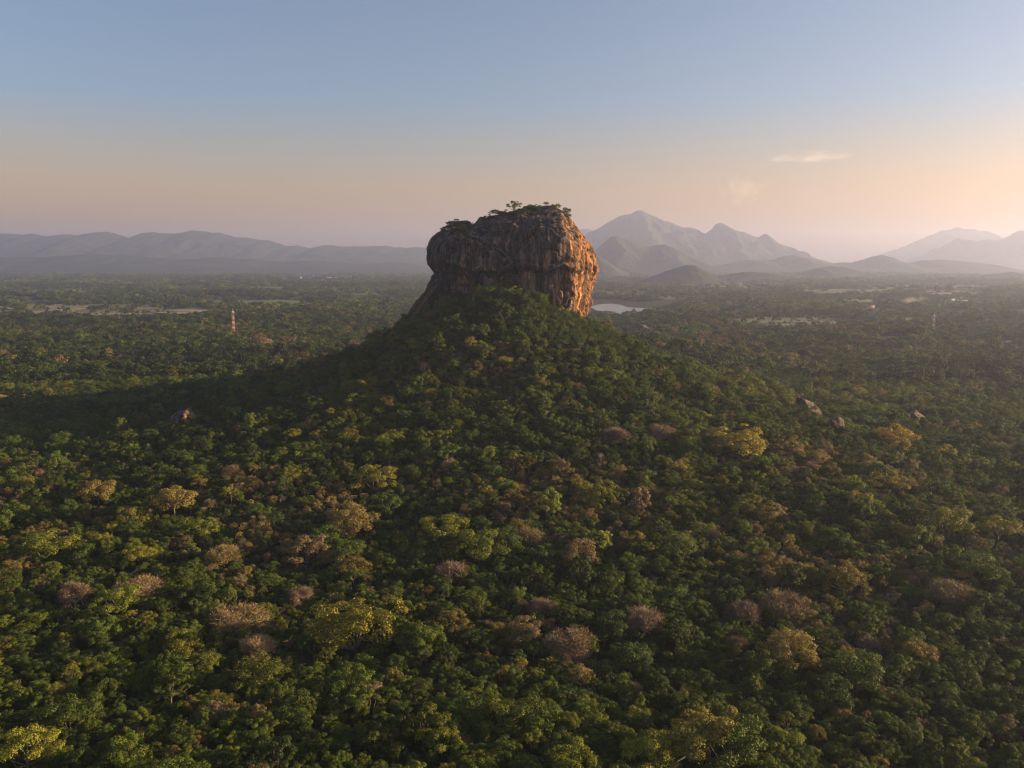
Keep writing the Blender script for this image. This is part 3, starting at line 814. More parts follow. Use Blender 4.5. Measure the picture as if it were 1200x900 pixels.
def build_forest():
    rng = np.random.default_rng(77)
    BX = []; 
    def band(y0, y1, sp, tan=0.70, marg=60):
        X, Y = jgrid(-y1 * tan - marg, y1 * tan + marg, y0, y1, sp, rng)
        k = (np.abs(X) < Y * tan + marg)
        return X[k], Y[k]
    xa, ya = band(215, 1150, 4.6)
    # thin the plain and keep the hill dense
    hillr = np.hypot(xa - HX, ya - HY)
    onhill = hillr < 300
    keep = (onhill) | (rng.random(len(xa)) < 0.80)
    keep &= ~in_rock(xa, ya) & ~((ya > 985) & (hillr < 160) & (rng.random(len(xa)) < 0.5))
    xa, ya, onhill, hillr = xa[keep], ya[keep], onhill[keep], hillr[keep]
    emer = fbm(xa / 55, ya / 55, seed=201, octv=3)
    sc = np.exp(rng.normal(-0.86, 0.30, len(xa))) * (1 + 0.55 * np.clip(emer, -0.6, 0.8))
    big = (rng.random(len(xa)) < 0.020) & ~onhill
    sc = np.where(big, rng.uniform(0.85, 1.5, len(xa)), sc)
    hb = onhill & (rng.random(len(xa)) < 0.05 + 0.12 * (hillr < 110))
    sc = np.where(hb, rng.uniform(0.8, 1.35, len(xa)), np.where(onhill, np.clip(sc, 0.3, 0.8), sc))
    sc = np.where((hillr < 125) & (xa > 30), np.minimum(sc, 0.5), sc)
    sc = np.clip(sc, 0.28, 1.7)
    # near trees stand on steeper ground seen from close by: keep them modest
    form = rng.choice(len(NEAR), len(xa), p=np.array([.08,.08,.08,.06,.06,.11,.11,.11,.05,.05,.04,.04,.05,.05,.01,.01,.01])/1.0)
    tn = fbm(xa / 120, ya / 120, seed=301, octv=3)
    tint = 0.25 + 0.24 * tn + rng.normal(0, 0.11, len(xa))
    brown = (fbm(xa / 70, ya / 70, seed=305, octv=3) + rng.normal(0, 0.22, len(xa))) > np.where(onhill, 0.50, np.where((ya > 330) & (ya < 640), 0.26, 0.44))
    tint = np.where(brown, rng.uniform(0.58, 0.84, len(xa)), np.clip(tint, 0.0, 0.56))
    bare = brown & (tint > 0.73) & (rng.random(len(xa)) < 0.6)
    form = np.where(bare, rng.integers(14, 17, len(xa)), form)
    tint = np.where((form >= 14) & ~brown, 0.78, tint)
    val = rng.uniform(0.6, 1.3, len(xa))
    za = height(xa, ya) - 5.5 * np.clip(sc - 0.6, 0, 2)
    rz = rng.uniform(0, 6.283, len(xa))
    # special trees
    sp = []
    for (px, py, w, fm, t, v, lab) in SPECIAL:
        r0 = FORMS[fm]['r'] if fm in FORMS else 6.0
        cz = FORMS[fm]['cz'] if fm in FORMS else 8.2
        s = 1.0
        for _ in range(6):
            sink = 0 if lab.startswith(('slim', 'narrow sp', 'thin', 'tall airy')) else 3.6 * max(0, s - 0.6)
            x, y, z = ground_hit(px, py, lift=cz * s * 1.05 - sink)
            s = (w / FPX * y * 0.5) / (r0 * 0.98)
            s = min(s, 3.0)
        zs = s if s < 1.5 else 1.5 + (s - 1.5) * 0.55
        sp.append((float(x), float(y), float(z) - sink, s, zs, fm, t, v, lab, px, py, w))
    # clear room for the special trees and for what stands before their crowns
    keep = np.ones(len(xa), bool)
    for (x, y, z, s, zs, fm, t, v, lab, px, py, w) in sp:
        r = 6.0 * s
        d = np.hypot(xa - x, (ya - y))
        keep &= ~(d < r * 0.72)
        infront = (np.abs(xa * y / ya - x) < r * 0.85) & (ya < y) & (ya > y - r * 1.9)
        sc = np.where(infront, np.minimum(sc, 0.55), sc)
    BOULDERS_XY = [ground_hit(b[0], b[1] + b[3] * 0.4) + (b[2],) for b in BOULDERS]
    for x, y, z, w in BOULDERS_XY:
        r = w / FPX * y * 0.5
        keep &= ~(np.hypot(xa - x, ya - y) < r * 1.0)
        infront = (np.abs(xa * y / ya - x) < r * 1.1) & (ya < y) & (ya > y - 22)
        sc = np.where(infront, np.minimum(sc, 0.34), sc)
    keep &= ~clear_mask(xa, ya, za)
    a = [q[keep] for q in (xa, ya, za, sc, form, tint, val, rz)]
    xa, ya, za, sc, form, tint, val, rz = a
    # the trees that show largest become objects of their own
    rr = np.array([n[3] for n in NEAR])[form] * sc
    px, py = project(xa, ya, za + 11 * sc)
    wpx = 2 * rr / ya * FPX
    inside = (px > 6) & (px < 1194) & (py < 893) & (py > 330)
    hidden = np.zeros(len(xa), bool)
    cand = np.where(inside)[0]
    cand = cand[np.argsort(-wpx[cand])][:900]
    tall = za + 13 * sc
    for i in cand:           # a tree whose top lies behind nearer crowns does not count as seen
        m = (ya < ya[i]) & (ya > ya[i] - 30) & (np.abs(xa - xa[i]) < rr[i] * 0.5)
        if m.any():
            _, pyt = project(xa[m], ya[m], tall[m])
            if pyt.min() < project(xa[i], ya[i], tall[i])[1] + 2: hidden[i] = True
    cand = [i for i in cand if not hidden[i]][:300 - 0]
    ind = np.zeros(len(xa), bool); ind[cand] = True
    # ---- individuals
    lib = {}
    def place(x, y, z, s, zs, vi, t, v, ang, label, group, name, cat, pale=False):
        root = empty(name, (x, y, z), ang); root.scale = (s * rng.uniform(.88, 1.15), s * rng.uniform(.88, 1.15), zs * rng.uniform(.85, 1.15))
        root.rotation_euler = (rng.normal(0, .07), rng.normal(0, .07), ang)
        tag(root, label, cat, group)
        tr = bpy.data.objects.new('trunk', NEAR[vi][1]); cr = bpy.data.objects.new('crown', NEAR[vi][2])
        for o in (tr, cr):
            COL.objects.link(o); o.parent = root
            o['tint'] = float(t); o['val'] = float(v)
        return root
    cnt = {}
    for q, (x, y, z, s, zs, fm, t, v, lab, px_, py_, w) in enumerate(sp):
        n = NF.count(fm); vi = HINT[fm] + (q % n)
        nm = 'leafless_tree' if fm == 'bare' else 'tree'
        place(x, y, z, s, zs, vi, t, v, rng.uniform(0, 6.28), lab, 'trees standing out of the forest canopy', nm, 'tree')
    # labels for the rest
    def colour_word(t, fm):
        if fm == 'bare': return 'leafless tan' if t < 0.77 else 'leafless pinkish'
        for lim, wd in ((0.12, 'very dark green'), (0.22, 'dark green'), (0.32, 'deep green'), (0.42, 'mid green'), (0.54, 'yellowish green'), (0.66, 'olive'), (0.76, 'khaki'), (2, 'brownish')):
            if t < lim: return wd
    fword = {'domed': 'rounded', 'spreading': 'flat-topped', 'lobed': 'lobed', 'tall': 'upright', 'open': 'airy', 'bushy': 'bushy', 'bare': 'twiggy'}
    items = []
    for i in cand:
        p_x, p_y = float(px[i]), float(py[i])
        fm = NF[form[i]]
        sw = 'small' if sc[i] < 0.75 else ('medium' if sc[i] < 1.15 else 'large')
        j = min(range(len(sp)), key=lambda q: math.hypot(sp[q][9] - p_x, (sp[q][10] - p_y) * 1.3))
        items.append([i, sw, colour_word(tint[i], fm), fword[fm], j, p_x, p_y])
    short = ['golden yellow-green dome', 'orange-yellow tree', 'largest leafless tree', 'grey-pink leafless tree', 'dim leafless tree', 'reddish leafless tree', 'tan white-branched tree',
             'golden olive tree', 'airy pale-stemmed tree', 'slim white-trunked tree', 'narrow spindly tree', 'thin feathery tree', 'wide olive dome', 'spreading khaki tree', 'left-edge khaki tree',
             'brownish twiggy dome', 'mauve leafless tree', 'wide grey-brown twiggy tree', 'tangled whitish tree', 'rounded tan tree', 'rusty pink tree', 'yellow-tipped twiggy tree', 'long khaki crown',
             'brownish pink tree', 'smaller mauve tree', 'dull brown-green tree', 'dark red tree', 'lime green conical tree', 'narrow bright tree', 'tiny orange tree', 'small pink tree', 'pink-brown slope tree',
             'tan slope tree', 'brown leafless tree', 'pale feathery tree', 'sunlit olive dome', 'sunlit green dome', 'olive-yellow dome', 'pale green round tree', 'flat olive tree', 'dark lobed tree', 'dark leafy tree',
             'dark lobed foreground tree', 'yellow-green lobed tree', 'small dark dome', 'mid green lobed tree', 'flat green tree', 'bright corner tree']
    words_ = ['', 'second ', 'third ', 'fourth ', 'fifth ', 'sixth ', 'seventh ', 'eighth ', 'ninth ', 'tenth ', 'eleventh ', 'twelfth ', 'thirteenth ', 'fourteenth ']
    def direction(it):
        s_ = sp[it[4]]; dx_ = it[5] - s_[9]; dy_ = it[6] - s_[10]
        if abs(dx_) > 2 * abs(dy_): return 'right of' if dx_ > 0 else 'left of'
        if abs(dy_) > 2 * abs(dx_): return 'below' if dy_ > 0 else 'above'
        return ('below and ' if dy_ > 0 else 'above and ') + ('right of' if dx_ > 0 else 'left of')
    groups_ = {}
    for it in items:
        groups_.setdefault((it[2], it[3], it[4], direction(it)), []).append(it)
    for key, lst in groups_.items():
        sj = sp[key[2]]
        lst.sort(key=lambda it: math.hypot(it[5] - sj[9], it[6] - sj[10]))
        for n_, it in enumerate(lst):
            i = it[0]
            o_ = words_[n_] if (n_ or len(lst) == 1) else 'nearest '
            o_ = o_ if n_ < len(words_) else 'furthest '
            label = f"{o_}{it[2]} {it[3]} tree {key[3]} the {short[key[2]]}"
            nm = 'leafless_tree' if it[3] == 'twiggy' else 'tree'
            place(float(xa[i]), float(ya[i]), float(za[i]), float(sc[i]), float(sc[i]), int(form[i]), tint[i], val[i], float(rz[i]), label, 'trees of the foreground forest', nm, 'tree')
    # ---- the rest of the canopy
    rest = ~ind
    cols = [xa[rest], ya[rest], za[rest], sc[rest], form[rest].astype(float), tint[rest], val[rest], rz[rest]]
    # middle distance
    xm, ym = band(1150, 2700, 11.0, 0.66, 60)
    zm = height(xm, ym); k_ = ~clear_mask(xm, ym, zm) | (rng.random(len(xm)) < 0.06)
    xm, ym, zm = xm[k_], ym[k_], zm[k_]
    n = len(xm)
    tn = fbm(xm / 200, ym / 200, seed=301, octv=3)
    tm = np.clip(0.22 + 0.26 * tn + rng.normal(0, 0.12, n), 0, 0.6)
    bm = (fbm(xm / 110, ym / 110, seed=305, octv=3) + rng.normal(0, 0.22, n)) > 0.34
    tm = np.where(bm, rng.uniform(0.6, 0.84, n), tm)
    fm_ = MID0 + rng.integers(0, len(MIDF) - 1, n); fm_ = np.where(bm & (rng.random(n) < 0.25), MID0 + len(MIDF) - 1, fm_)
    sm = np.clip(np.exp(rng.normal(-0.12, 0.25, n)) * (1 + 0.4 * fbm(xm / 60, ym / 60, seed=205, octv=3)), 0.5, 1.9)
    mid = [xm, ym, zm, sm, fm_.astype(float), tm, rng.uniform(0.45, 0.95, n) * (1 + 0.5 * fbm(xm / 240, ym / 160, seed=77, octv=3)), rng.uniform(0, 6.28, n)]
    # far plain: groves
    xf, yf = band(2700, 9800, 24.0, 0.64, 100)
    dens = fbm(xf / 420, yf / 260, seed=401, octv=4)
    zf = height(xf, yf)
    k_ = (~clear_mask(xf, yf, zf) | ((rng.random(len(xf)) < 0.09) & (np.hypot((xf - 420) / 300, (yf - 2950) / 700) > 1))) & (dens > -0.24) & (rng.random(len(xf)) < 0.93)
    k_ &= (yf < 6500) | (rng.random(len(xf)) < 0.55)
    xf, yf, zf = xf[k_], yf[k_], zf[k_]; n = len(xf)
    tf_ = np.clip(0.20 + 0.3 * fbm(xf / 500, yf / 400, seed=302, octv=3) + rng.normal(0, 0.13, n), 0, 0.75)
    far = [xf, yf, zf, np.clip(np.exp(rng.normal(0, 0.25, n)) * np.where(yf > 6500, 1.3, 0.95), 0.6, 2), (FAR0 + rng.integers(0, 5, n)).astype(float), tf_, rng.uniform(0.5, 1.1, n) * (1 + 0.6 * fbm(xf / 700, yf / 400, seed=78, octv=3)), rng.uniform(0, 6.28, n)]
    allc = [np.concatenate([a_, b_, c_]) for a_, b_, c_ in zip(cols, mid, far)]
    P = np.stack(allc[:3], -1)
    me = bpy.data.meshes.new('forest_points'); me.vertices.add(len(P)); me.vertices.foreach_set('co', P.astype(np.float32).ravel())
    ax_ = np.random.default_rng(5)
    for nm, arr, ty in (('sclx', allc[3] * ax_.uniform(0.8, 1.3, len(P)), 'FLOAT'), ('scly', allc[3] * ax_.uniform(0.8, 1.25, len(P)), 'FLOAT'), ('sclz', allc[3] * ax_.uniform(0.8, 1.3, len(P)), 'FLOAT'), ('leanx', ax_.normal(0, 0.13, len(P)), 'FLOAT'), ('leany', ax_.normal(0, 0.13, len(P)), 'FLOAT'), ('src', allc[4], 'INT'), ('tint', allc[5], 'FLOAT'), ('val', allc[6], 'FLOAT'), ('rotz', allc[7], 'FLOAT')):
        at = me.attributes.new(nm, ty, 'POINT')
        at.data.foreach_set('value', arr.astype(np.int32 if ty == 'INT' else np.float32))
    me.materials.append(M_LEAF)
    o = mobj('forest', me); tag(o, 'continuous tropical forest canopy covering the hill and the plain', 'forest', kind='stuff')
    ng = bpy.data.node_groups.new('forest_scatter', 'GeometryNodeTree')
    ng.interface.new_socket('Geometry', in_out='INPUT', socket_type='NodeSocketGeometry')
    ng.interface.new_socket('Geometry', in_out='OUTPUT', socket_type='NodeSocketGeometry')
    gi = ng.nodes.new('NodeGroupInput'); go = ng.nodes.new('NodeGroupOutput')
    ci = ng.nodes.new('GeometryNodeCollectionInfo'); ci.inputs['Collection'].default_value = SRC
    ci.inputs['Separate Children'].default_value = True; ci.inputs['Reset Children'].default_value = True
    ip = ng.nodes.new('GeometryNodeInstanceOnPoints'); ip.inputs['Pick Instance'].default_value = True
    def attr(nm, ty='FLOAT'):
        a_ = ng.nodes.new('GeometryNodeInputNamedAttribute'); a_.data_type = ty; a_.inputs['Name'].default_value = nm
        return [s for s in a_.outputs if s.enabled and s.name == 'Attribute'][0]
    cr = ng.nodes.new('ShaderNodeCombineXYZ'); ng.links.new(attr('rotz'), cr.inputs['Z']); ng.links.new(attr('leanx'), cr.inputs['X']); ng.links.new(attr('leany'), cr.inputs['Y'])
    cs = ng.nodes.new('ShaderNodeCombineXYZ')
    for q in 'XYZ': ng.links.new(attr('scl' + q.lower()), cs.inputs[q])
    ng.links.new(gi.outputs[0], ip.inputs['Points']); ng.links.new(ci.outputs[0], ip.inputs['Instance'])
    ng.links.new(attr('src', 'INT'), ip.inputs['Instance Index']); ng.links.new(cr.outputs[0], ip.inputs['Rotation']); ng.links.new(cs.outputs[0], ip.inputs['Scale'])
    ng.links.new(ip.outputs[0], go.inputs[0])
    md = o.modifiers.new('scatter', 'NODES'); md.node_group = ng
    print('forest: individuals', len(cand), 'special', len(sp), 'instances', len(P))

# boulders: px, py (centre), width, height in photograph pixels
BOULDERS = [
    (217, 484, 32, 20, 'tall grey boulder poking out of the shaded forest on the left', 3),
    (701, 533, 20, 13, 'grey slab of rock on the lower front slope of the hill', 5),
    (943, 473, 34, 21, 'split sunlit boulder nearest the hill among three on the right', 8),
    (978, 494, 26, 17, 'dark pointed boulder in front of the split sunlit boulder', 11),
    (1071, 486, 32, 15, 'low rounded grey boulder furthest from the hill', 14),
    (846, 537, 12, 8, 'small pale stone below the golden yellow-green dome tree', 17),
    (596, 466, 18, 2, 'flat dark outcrop low on the front slope of the hill', 19),
    (748, 384, 34, 12, 'brown bare cliff on the wooded shoulder behind the hill', 23),
]
def boulder(px, py, w, h, label, seed):
    import bmesh
    x, y, z = ground_hit(px, py + h * 0.5, lift=5.0)
    rx = w / FPX * y * 0.5; hz = h / FPX * y
    bm = bmesh.new(); bmesh.ops.create_icosphere(bm, subdivisions=5, radius=1.0)
    V = np.array([v.co[:] for v in bm.verts])
    rng = np.random.default_rng(seed)
    # cut by random planes for flat broken faces
    for _ in range(11):
        nrm = rng.normal(size=3); nrm[2] = abs(nrm[2]) * 0.7; nrm /= np.linalg.norm(nrm); d = rng.uniform(0.55, 0.85)
        t = V @ nrm - d; V = V - np.clip(t, 0, None)[:, None] * nrm * 0.93
    V += (fbm(V[:, 0] * 2.2, V[:, 1] * 2.2, V[:, 2] * 2.2, seed=seed, octv=5) * 0.22)[:, None] * V
    V = V * np.array([rx * 1.15, rx * 1.0, (hz + 7) * 0.62])
    for v, c in zip(bm.verts, V): v.co = c
    me = bpy.data.meshes.new('boulder'); bm.to_mesh(me); bm.free()
    me.materials.append(M_BOULDER)
    for p in me.polygons: p.use_smooth = True
    o = mobj('boulder', me); o.location = (x, y, z + (1.2 if px > 900 else 0.5) + (hz + 7) * 0.24)
    o.rotation_euler = (0, 0, rng.uniform(-.5, .5))
    tag(o, label, 'boulder', 'boulders among the trees')
for b in BOULDERS: boulder(*b)
build_forest()

# ------------------------------------------------------------------ vegetation on the summit
M_SUMMIT = plain_mat('summit_grass_material', (0.07, 0.095, 0.025), 0.9, 0, 0.5, 0.3)
SUMMIT = [  # px, py of the base, crown width px, form, tint, val, label
    (580, 250, 13, 'spreading', 0.30, 0.9, 'small umbrella-shaped tree standing alone on the sloping summit of the rock'),
    (602, 247, 17, 'open', 0.45, 1.0, 'airy round tree on the summit left of its highest mound'),
    (621, 242, 6, 'spreading', 0.28, 0.8, 'tiny flat-topped tree on the highest mound of the rock'),
    (618, 246, 11, 'bushy', 0.15, 0.8, 'left-hand dark bush on the highest mound of the rock'),
    (628, 244, 10, 'bushy', 0.25, 0.8, 'middle dark bush along the flat top of the rock'),
    (640, 241.5, 8, 'spreading', 0.35, 0.9, 'thin flat tree on the right part of the rock top'),
    (648, 243, 7, 'bushy', 0.30, 0.9, 'low scrub at the edge of the cliff top before the sunlit face'),
    (654, 244, 8, 'domed', 0.30, 0.9, 'small round tree at the top of the sunlit edge'),
    (664, 249, 12, 'lobed', 0.20, 0.8, 'dark lobed tree leaning over the sunlit edge of the summit'),
    (530, 267, 18, 'bushy', 0.08, 0.6, 'dark bushy tree at the outer end of the summit thicket'),
    (536, 268, 22, 'bushy', 0.08, 0.6, 'larger dark tree in the thicket on the lower terrace'),
    (544, 267, 16, 'bushy', 0.10, 0.6, 'inner bush of the thicket on the lower terrace'),
    (547, 262, 6, 'domed', 0.12, 0.9, 'little round treetop above the terrace thicket'),
    (563, 257, 7, 'bushy', 0.15, 0.8, 'small shrub on a step of the rising summit edge'),
    (592, 252, 16, 'bushy', 0.20, 0.7, 'dark scrub in the hollow below the summit trees'),
    (612, 252, 18, 'bushy', 0.16, 0.7, 'wide dark scrub patch hanging below the highest mound'),
    (574, 256, 14, 'bushy', 0.18, 0.7, 'dark scrub on the upper left slope of the rock'),
    (519, 272, 9, 'bushy', 0.16, 0.8, 'low shrub at the far left shoulder of the rock'),
    (525, 271, 12, 'bushy', 0.14, 0.8, 'outermost low bush below the summit thicket'),
    (540, 271, 16, 'bushy', 0.12, 0.8, 'dense dark bush filling the bottom of the summit thicket'),
    (553, 266, 12, 'bushy', 0.16, 0.8, 'bush where the thicket meets the rising summit edge'),
    (587, 250, 8, 'bushy', 0.2, 0.8, 'low bush between the umbrella-shaped tree and the airy round tree'),
    (634, 245, 10, 'bushy', 0.2, 0.8, 'right-hand dark bush along the flat top of the rock'),
    (623, 248, 16, 'bushy', 0.16, 0.7, 'scrub just under the flat top in the middle'),
    (602, 254, 16, 'bushy', 0.14, 0.7, 'scrub patch on the slope left of the hanging dark scrub'),
    (666, 255, 8, 'bushy', 0.46, 1.1, 'bright yellow-green scrub on the sunlit top edge'),
    (660, 251, 8, 'bushy', 0.46, 1.1, 'bright green tuft higher on the sunlit top edge'),
    (566, 259, 12, 'bushy', 0.16, 0.7, 'dark scrub clinging to the cliff brow on the upper left'),
    (688, 292, 8, 'bushy', 0.45, 0.9, 'green shrub clinging in a crack of the sunlit right face'),
    (691, 300, 6, 'bushy', 0.40, 0.9, 'lower shrub in the crack of the sunlit right face'),
    (545, 333, 14, 'bushy', 0.20, 0.8, 'dark shrub under the overhang at the left'),
    (534, 345, 13, 'bushy', 0.18, 0.8, 'dark shrub on the black apron under the overhang'),
]
def build_summit():
    rng = np.random.default_rng(8)
    gx, gy, gz = [g.ravel() for g in ROCKG]
    ppx, ppy = project(gx, gy, gz)
    for q, (px, py, w, fm, t, v, lab) in enumerate(SUMMIT):
        p = None
        for k in range(8):
            p, nrm = rock_hit(px, py + k * 1.0)
            if p is not None: break
        if p is None: continue
        # stand a little further in on the rock than the edge point
        if py < 275:
            y = p.y + 3; z = rock_top(p.x, y); 
            if z is None: y = p.y + 1; z = rock_top(p.x, y) or p.z
        else: y, z = p.y - 0.5, p.z - 1.5
        r0 = FORMS[fm]['r']; s = (w / FPX * y * 0.5) / r0 * 0.92
        vi = HINT[fm] + (q % NF.count(fm))
        if px < 550 and 255 < py < 275: z += 2.2 * (px > 522)
        root = empty('summit_tree' if fm != 'bushy' else 'shrub', (p.x, y, z - (2.6 * s if fm == 'bushy' else 3.4 * s)), rng.uniform(0, 6)); root.scale = (s, s, s * (1.0 if fm != 'bushy' else 0.7))
        tag(root, lab, 'tree' if fm != 'bushy' else 'shrub', 'trees and scrub on the rock')
        for nm, me in (('trunk', NEAR[vi][1]), ('crown', NEAR[vi][2])):
            o = bpy.data.objects.new(nm, me); COL.objects.link(o); o.parent = root; o['tint'] = t; o['val'] = v
build_summit()

# ------------------------------------------------------------------ stairway on the face
M_STEEL = plain_mat('painted_steel_material', (0.16, 0.17, 0.20), 0.5, 0.2, 0.1)
def box_arr(c, ax, ay, az):
    c, ax, ay, az = [np.array(q, float) for q in (c, ax, ay, az)]
    v = np.array([c + sx * ax + sy * ay + sz * az for sx in (-.5, .5) for sy in (-.5, .5) for sz in (-.5, .5)])
    f = np.array([(0, 1, 3, 2), (4, 6, 7, 5), (0, 4, 5, 1), (2, 3, 7, 6), (0, 2, 6, 4), (1, 5, 7, 3)])
    return v, f
def build_stairs():
    root = None
    for name_, line in (('upper', [(551, 274), (556, 277), (562, 279.5), (568, 282), (574, 285), (580, 289), (586, 293.5), (592, 298), (598, 303), (601, 306)]),
                        ('lower', [(600, 307), (596, 311), (592, 314), (587, 318), (584, 320), (583.5, 325)])):
        pts = []
        for px, py in line:
            p, nrm = rock_hit(px, py)
            if p is None: continue
            n = Vector((nrm.x, nrm.y, 0)).normalized()
            if n.y > 0: n = -n
            pts.append((p + n * 1.3, n))
        if root is None:
            root = empty('metal_stairway', pts[0][0]); tag(root, 'pale metal stairway zigzagging across the dark cliff face', 'stairway')
        S = Acc(); H = Acc(); o0 = root.location
        for (a, n), (b, n2) in zip(pts[:-1], pts[1:]):
            d = b - a; L = d.length
            if L < 0.1: continue
            k = max(2, int(L / 0.9))
            for i in range(k):
                c = a + d * ((i + .5) / k) - o0
                S.add(*box_arr(c, d / k * 0.7, n * 1.0, Vector((0, 0, 0.14))))
            for side in (-0.5, 0.5):
                c = (a + b) / 2 + n * side - o0
                S.add(*box_arr(c, d, n * 0.10, Vector((0, 0, 0.2))))
                for hh in (0.65, 1.2):
                    H.add(*box_arr(c + Vector((0, 0, hh)), d, n * 0.09, Vector((0, 0, 0.10))))
                for i in range(k):
                    H.add(*box_arr(a + d * (i / k) + n * side - o0 + Vector((0, 0, 0.6)), d.normalized() * 0.09, n * 0.09, Vector((0, 0, 1.2))))
        for nm, A in (('flight', S), ('handrail', H)):
            v, f, _ = A.get(); o = mobj(nm, mesh_np(nm, v, f, [M_STEEL]), root)
build_stairs()

# ------------------------------------------------------------------ telecom masts
M_RED = plain_mat('red_mast_paint', (0.36, 0.06, 0.05), 0.7)
M_WHITE = plain_mat('white_mast_paint', (0.38, 0.37, 0.36), 0.7)
M_DISH = plain_mat('antenna_paint', (0.5, 0.5, 0.5), 0.6)
def strut(A, a, b, w):
    a, b = np.array(a, float), np.array(b, float); d = b - a; d_ = d / np.linalg.norm(d)
    s = np.cross(d_, [0.2, 0.3, 0.9]); s /= np.linalg.norm(s); t = np.cross(d_, s)
    A.add(*box_arr((a + b) / 2, d, s * w, t * w))
def mast(px, py_base, Hm, wb, wt, label, w=0.55, red=None):
    x, y, z = ground_hit(px, py_base)
    root = empty('telecom_mast', (x, y, z), 0.5); tag(root, label, 'mast')
    n = 10
    for i in range(n):
        A = Acc(); z0, z1 = Hm * i / n, Hm * (i + 1) / n
        a0 = wb + (wt - wb) * i / n; a1 = wb + (wt - wb) * (i + 1) / n
        C0 = [(sx * a0 / 2, sy * a0 / 2, z0) for sx, sy in ((-1, -1), (1, -1), (1, 1), (-1, 1))]
        C1 = [(sx * a1 / 2, sy * a1 / 2, z1) for sx, sy in ((-1, -1), (1, -1), (1, 1), (-1, 1))]
        for q in range(4):
            strut(A, C0[q], C1[q], w)
            strut(A, C1[q], C1[(q + 1) % 4], w * 0.7)
            strut(A, C0[q], C1[(q + 1) % 4], w * 0.7); strut(A, C1[q], C0[(q + 1) % 4], w * 0.7)
        v, f, _ = A.get(); mobj('lattice_section', mesh_np('lattice_section', v, f, [(red or M_RED) if i % 2 == 0 else M_WHITE]), root)
    for k, (hz, an) in enumerate(((0.93, 0.2), (0.85, 2.2), (0.80, 4.2), (0.72, 5.2))):
        v, f = tube([[0, 0, 0], [0.3, 0, 0], [0.9, 0, 0]], [0.2, 1.1, 1.3], 12)
        c, s = math.cos(an), math.sin(an); rr = wt * 0.5 + 0.9
        v = np.column_stack([v[:, 0] * c - v[:, 1] * s + rr * c, v[:, 0] * s + v[:, 1] * c + rr * s, v[:, 2] + Hm * hz])
        mobj('dish_antenna', mesh_np('dish_antenna', v, f, [M_DISH]), root)
    A = Acc()
    for q in range(3):
        a = q * 2.1; A.add(*box_arr((math.cos(a) * (wt * .5 + .6), math.sin(a) * (wt * .5 + .6), Hm * 0.97), (0.5, 0, 0), (0, 0.5, 0), (0, 0, 2.6)))
    strut(A, (0, 0, Hm - 1), (0, 0, Hm + 5), 0.3)
    v, f, _ = A.get(); mobj('panel_antenna', mesh_np('panel_antenna', v, f, [M_DISH]), root)
mast(274, 395, 57, 6.0, 3.2, 'red and white lattice telecom mast rising from the forest on the left plain', 0.45)
mast(1093, 396, 50, 5.0, 2.6, 'hazy pale lattice telecom mast beside houses on the right plain', 0.24, plain_mat('faded_mast_paint', (0.30, 0.2, 0.17), 0.7))

# ------------------------------------------------------------------ houses on the plain
M_WALL = plain_mat('lime_wall_material', (0.50, 0.47, 0.43), 0.8, 0, 0.1, 0.5)
M_ROOFW = plain_mat('sheet_roof_material', (0.26, 0.27, 0.29), 0.7, 0.0, 0.15, 0.5)
M_ROOFR = plain_mat('tile_roof_material', (0.34, 0.13, 0.09), 0.8, 0, 0.2, 0.5)
M_DARK = plain_mat('window_glass_material', (0.03, 0.035, 0.04), 0.2)
M_DOOR = plain_mat('door_wood_material', (0.16, 0.09, 0.05), 0.6)
HOUSES = [  # px, py, length, width, height, roof, rz, label
    (1125, 352.5, 60, 18, 9, 'w', 0.1, 'largest white building of the bright cluster far out on the right plain'),
    (1113, 353.5, 34, 16, 8, 'w', -0.2, 'white building at the hill end of the bright far cluster'),
    (1140, 353, 30, 14, 8, 'w', 0.3, 'white building at the outer end of the bright far cluster'),
    (1153, 354, 26, 14, 7, 'w', 0.0, 'lone small white building just outside the bright far cluster'),
    (1014, 392, 34, 11, 6, 'w', 0.05, 'long low building with pale roof on the green clearing'),
    (1070, 399.5, 36, 11, 6, 'w', 0.1, 'long bluish-roofed shed left of the pale mast'),
    (1085, 396, 12, 10, 8, 'r', 0.4, 'small red-roofed house at the foot of the pale mast'),
    (1180, 405, 34, 12, 7, 'w', 0.5, 'pale slanted house beside the smoke near the right edge'),
    (1190, 390, 12, 9, 7, 'r', 0.2, 'little house with tiled roof near the right edge'),
    (362, 360, 14, 10, 12, 'w', 0.3, 'small white house beyond the red and white mast'),
    (1000, 359, 36, 14, 7, 'w', 0.1, 'pale hazy building beside the dry field on the right'),
    (1020, 361, 24, 12, 6, 'r', -0.1, 'hazy tiled building beside the dry field on the right'),
    (385, 327, 70, 22, 10, 'w', 0.0, 'pale long building on the far left plain'),
    (350, 327, 50, 20, 9, 'w', 0.2, 'second pale building on the far left plain'),
]
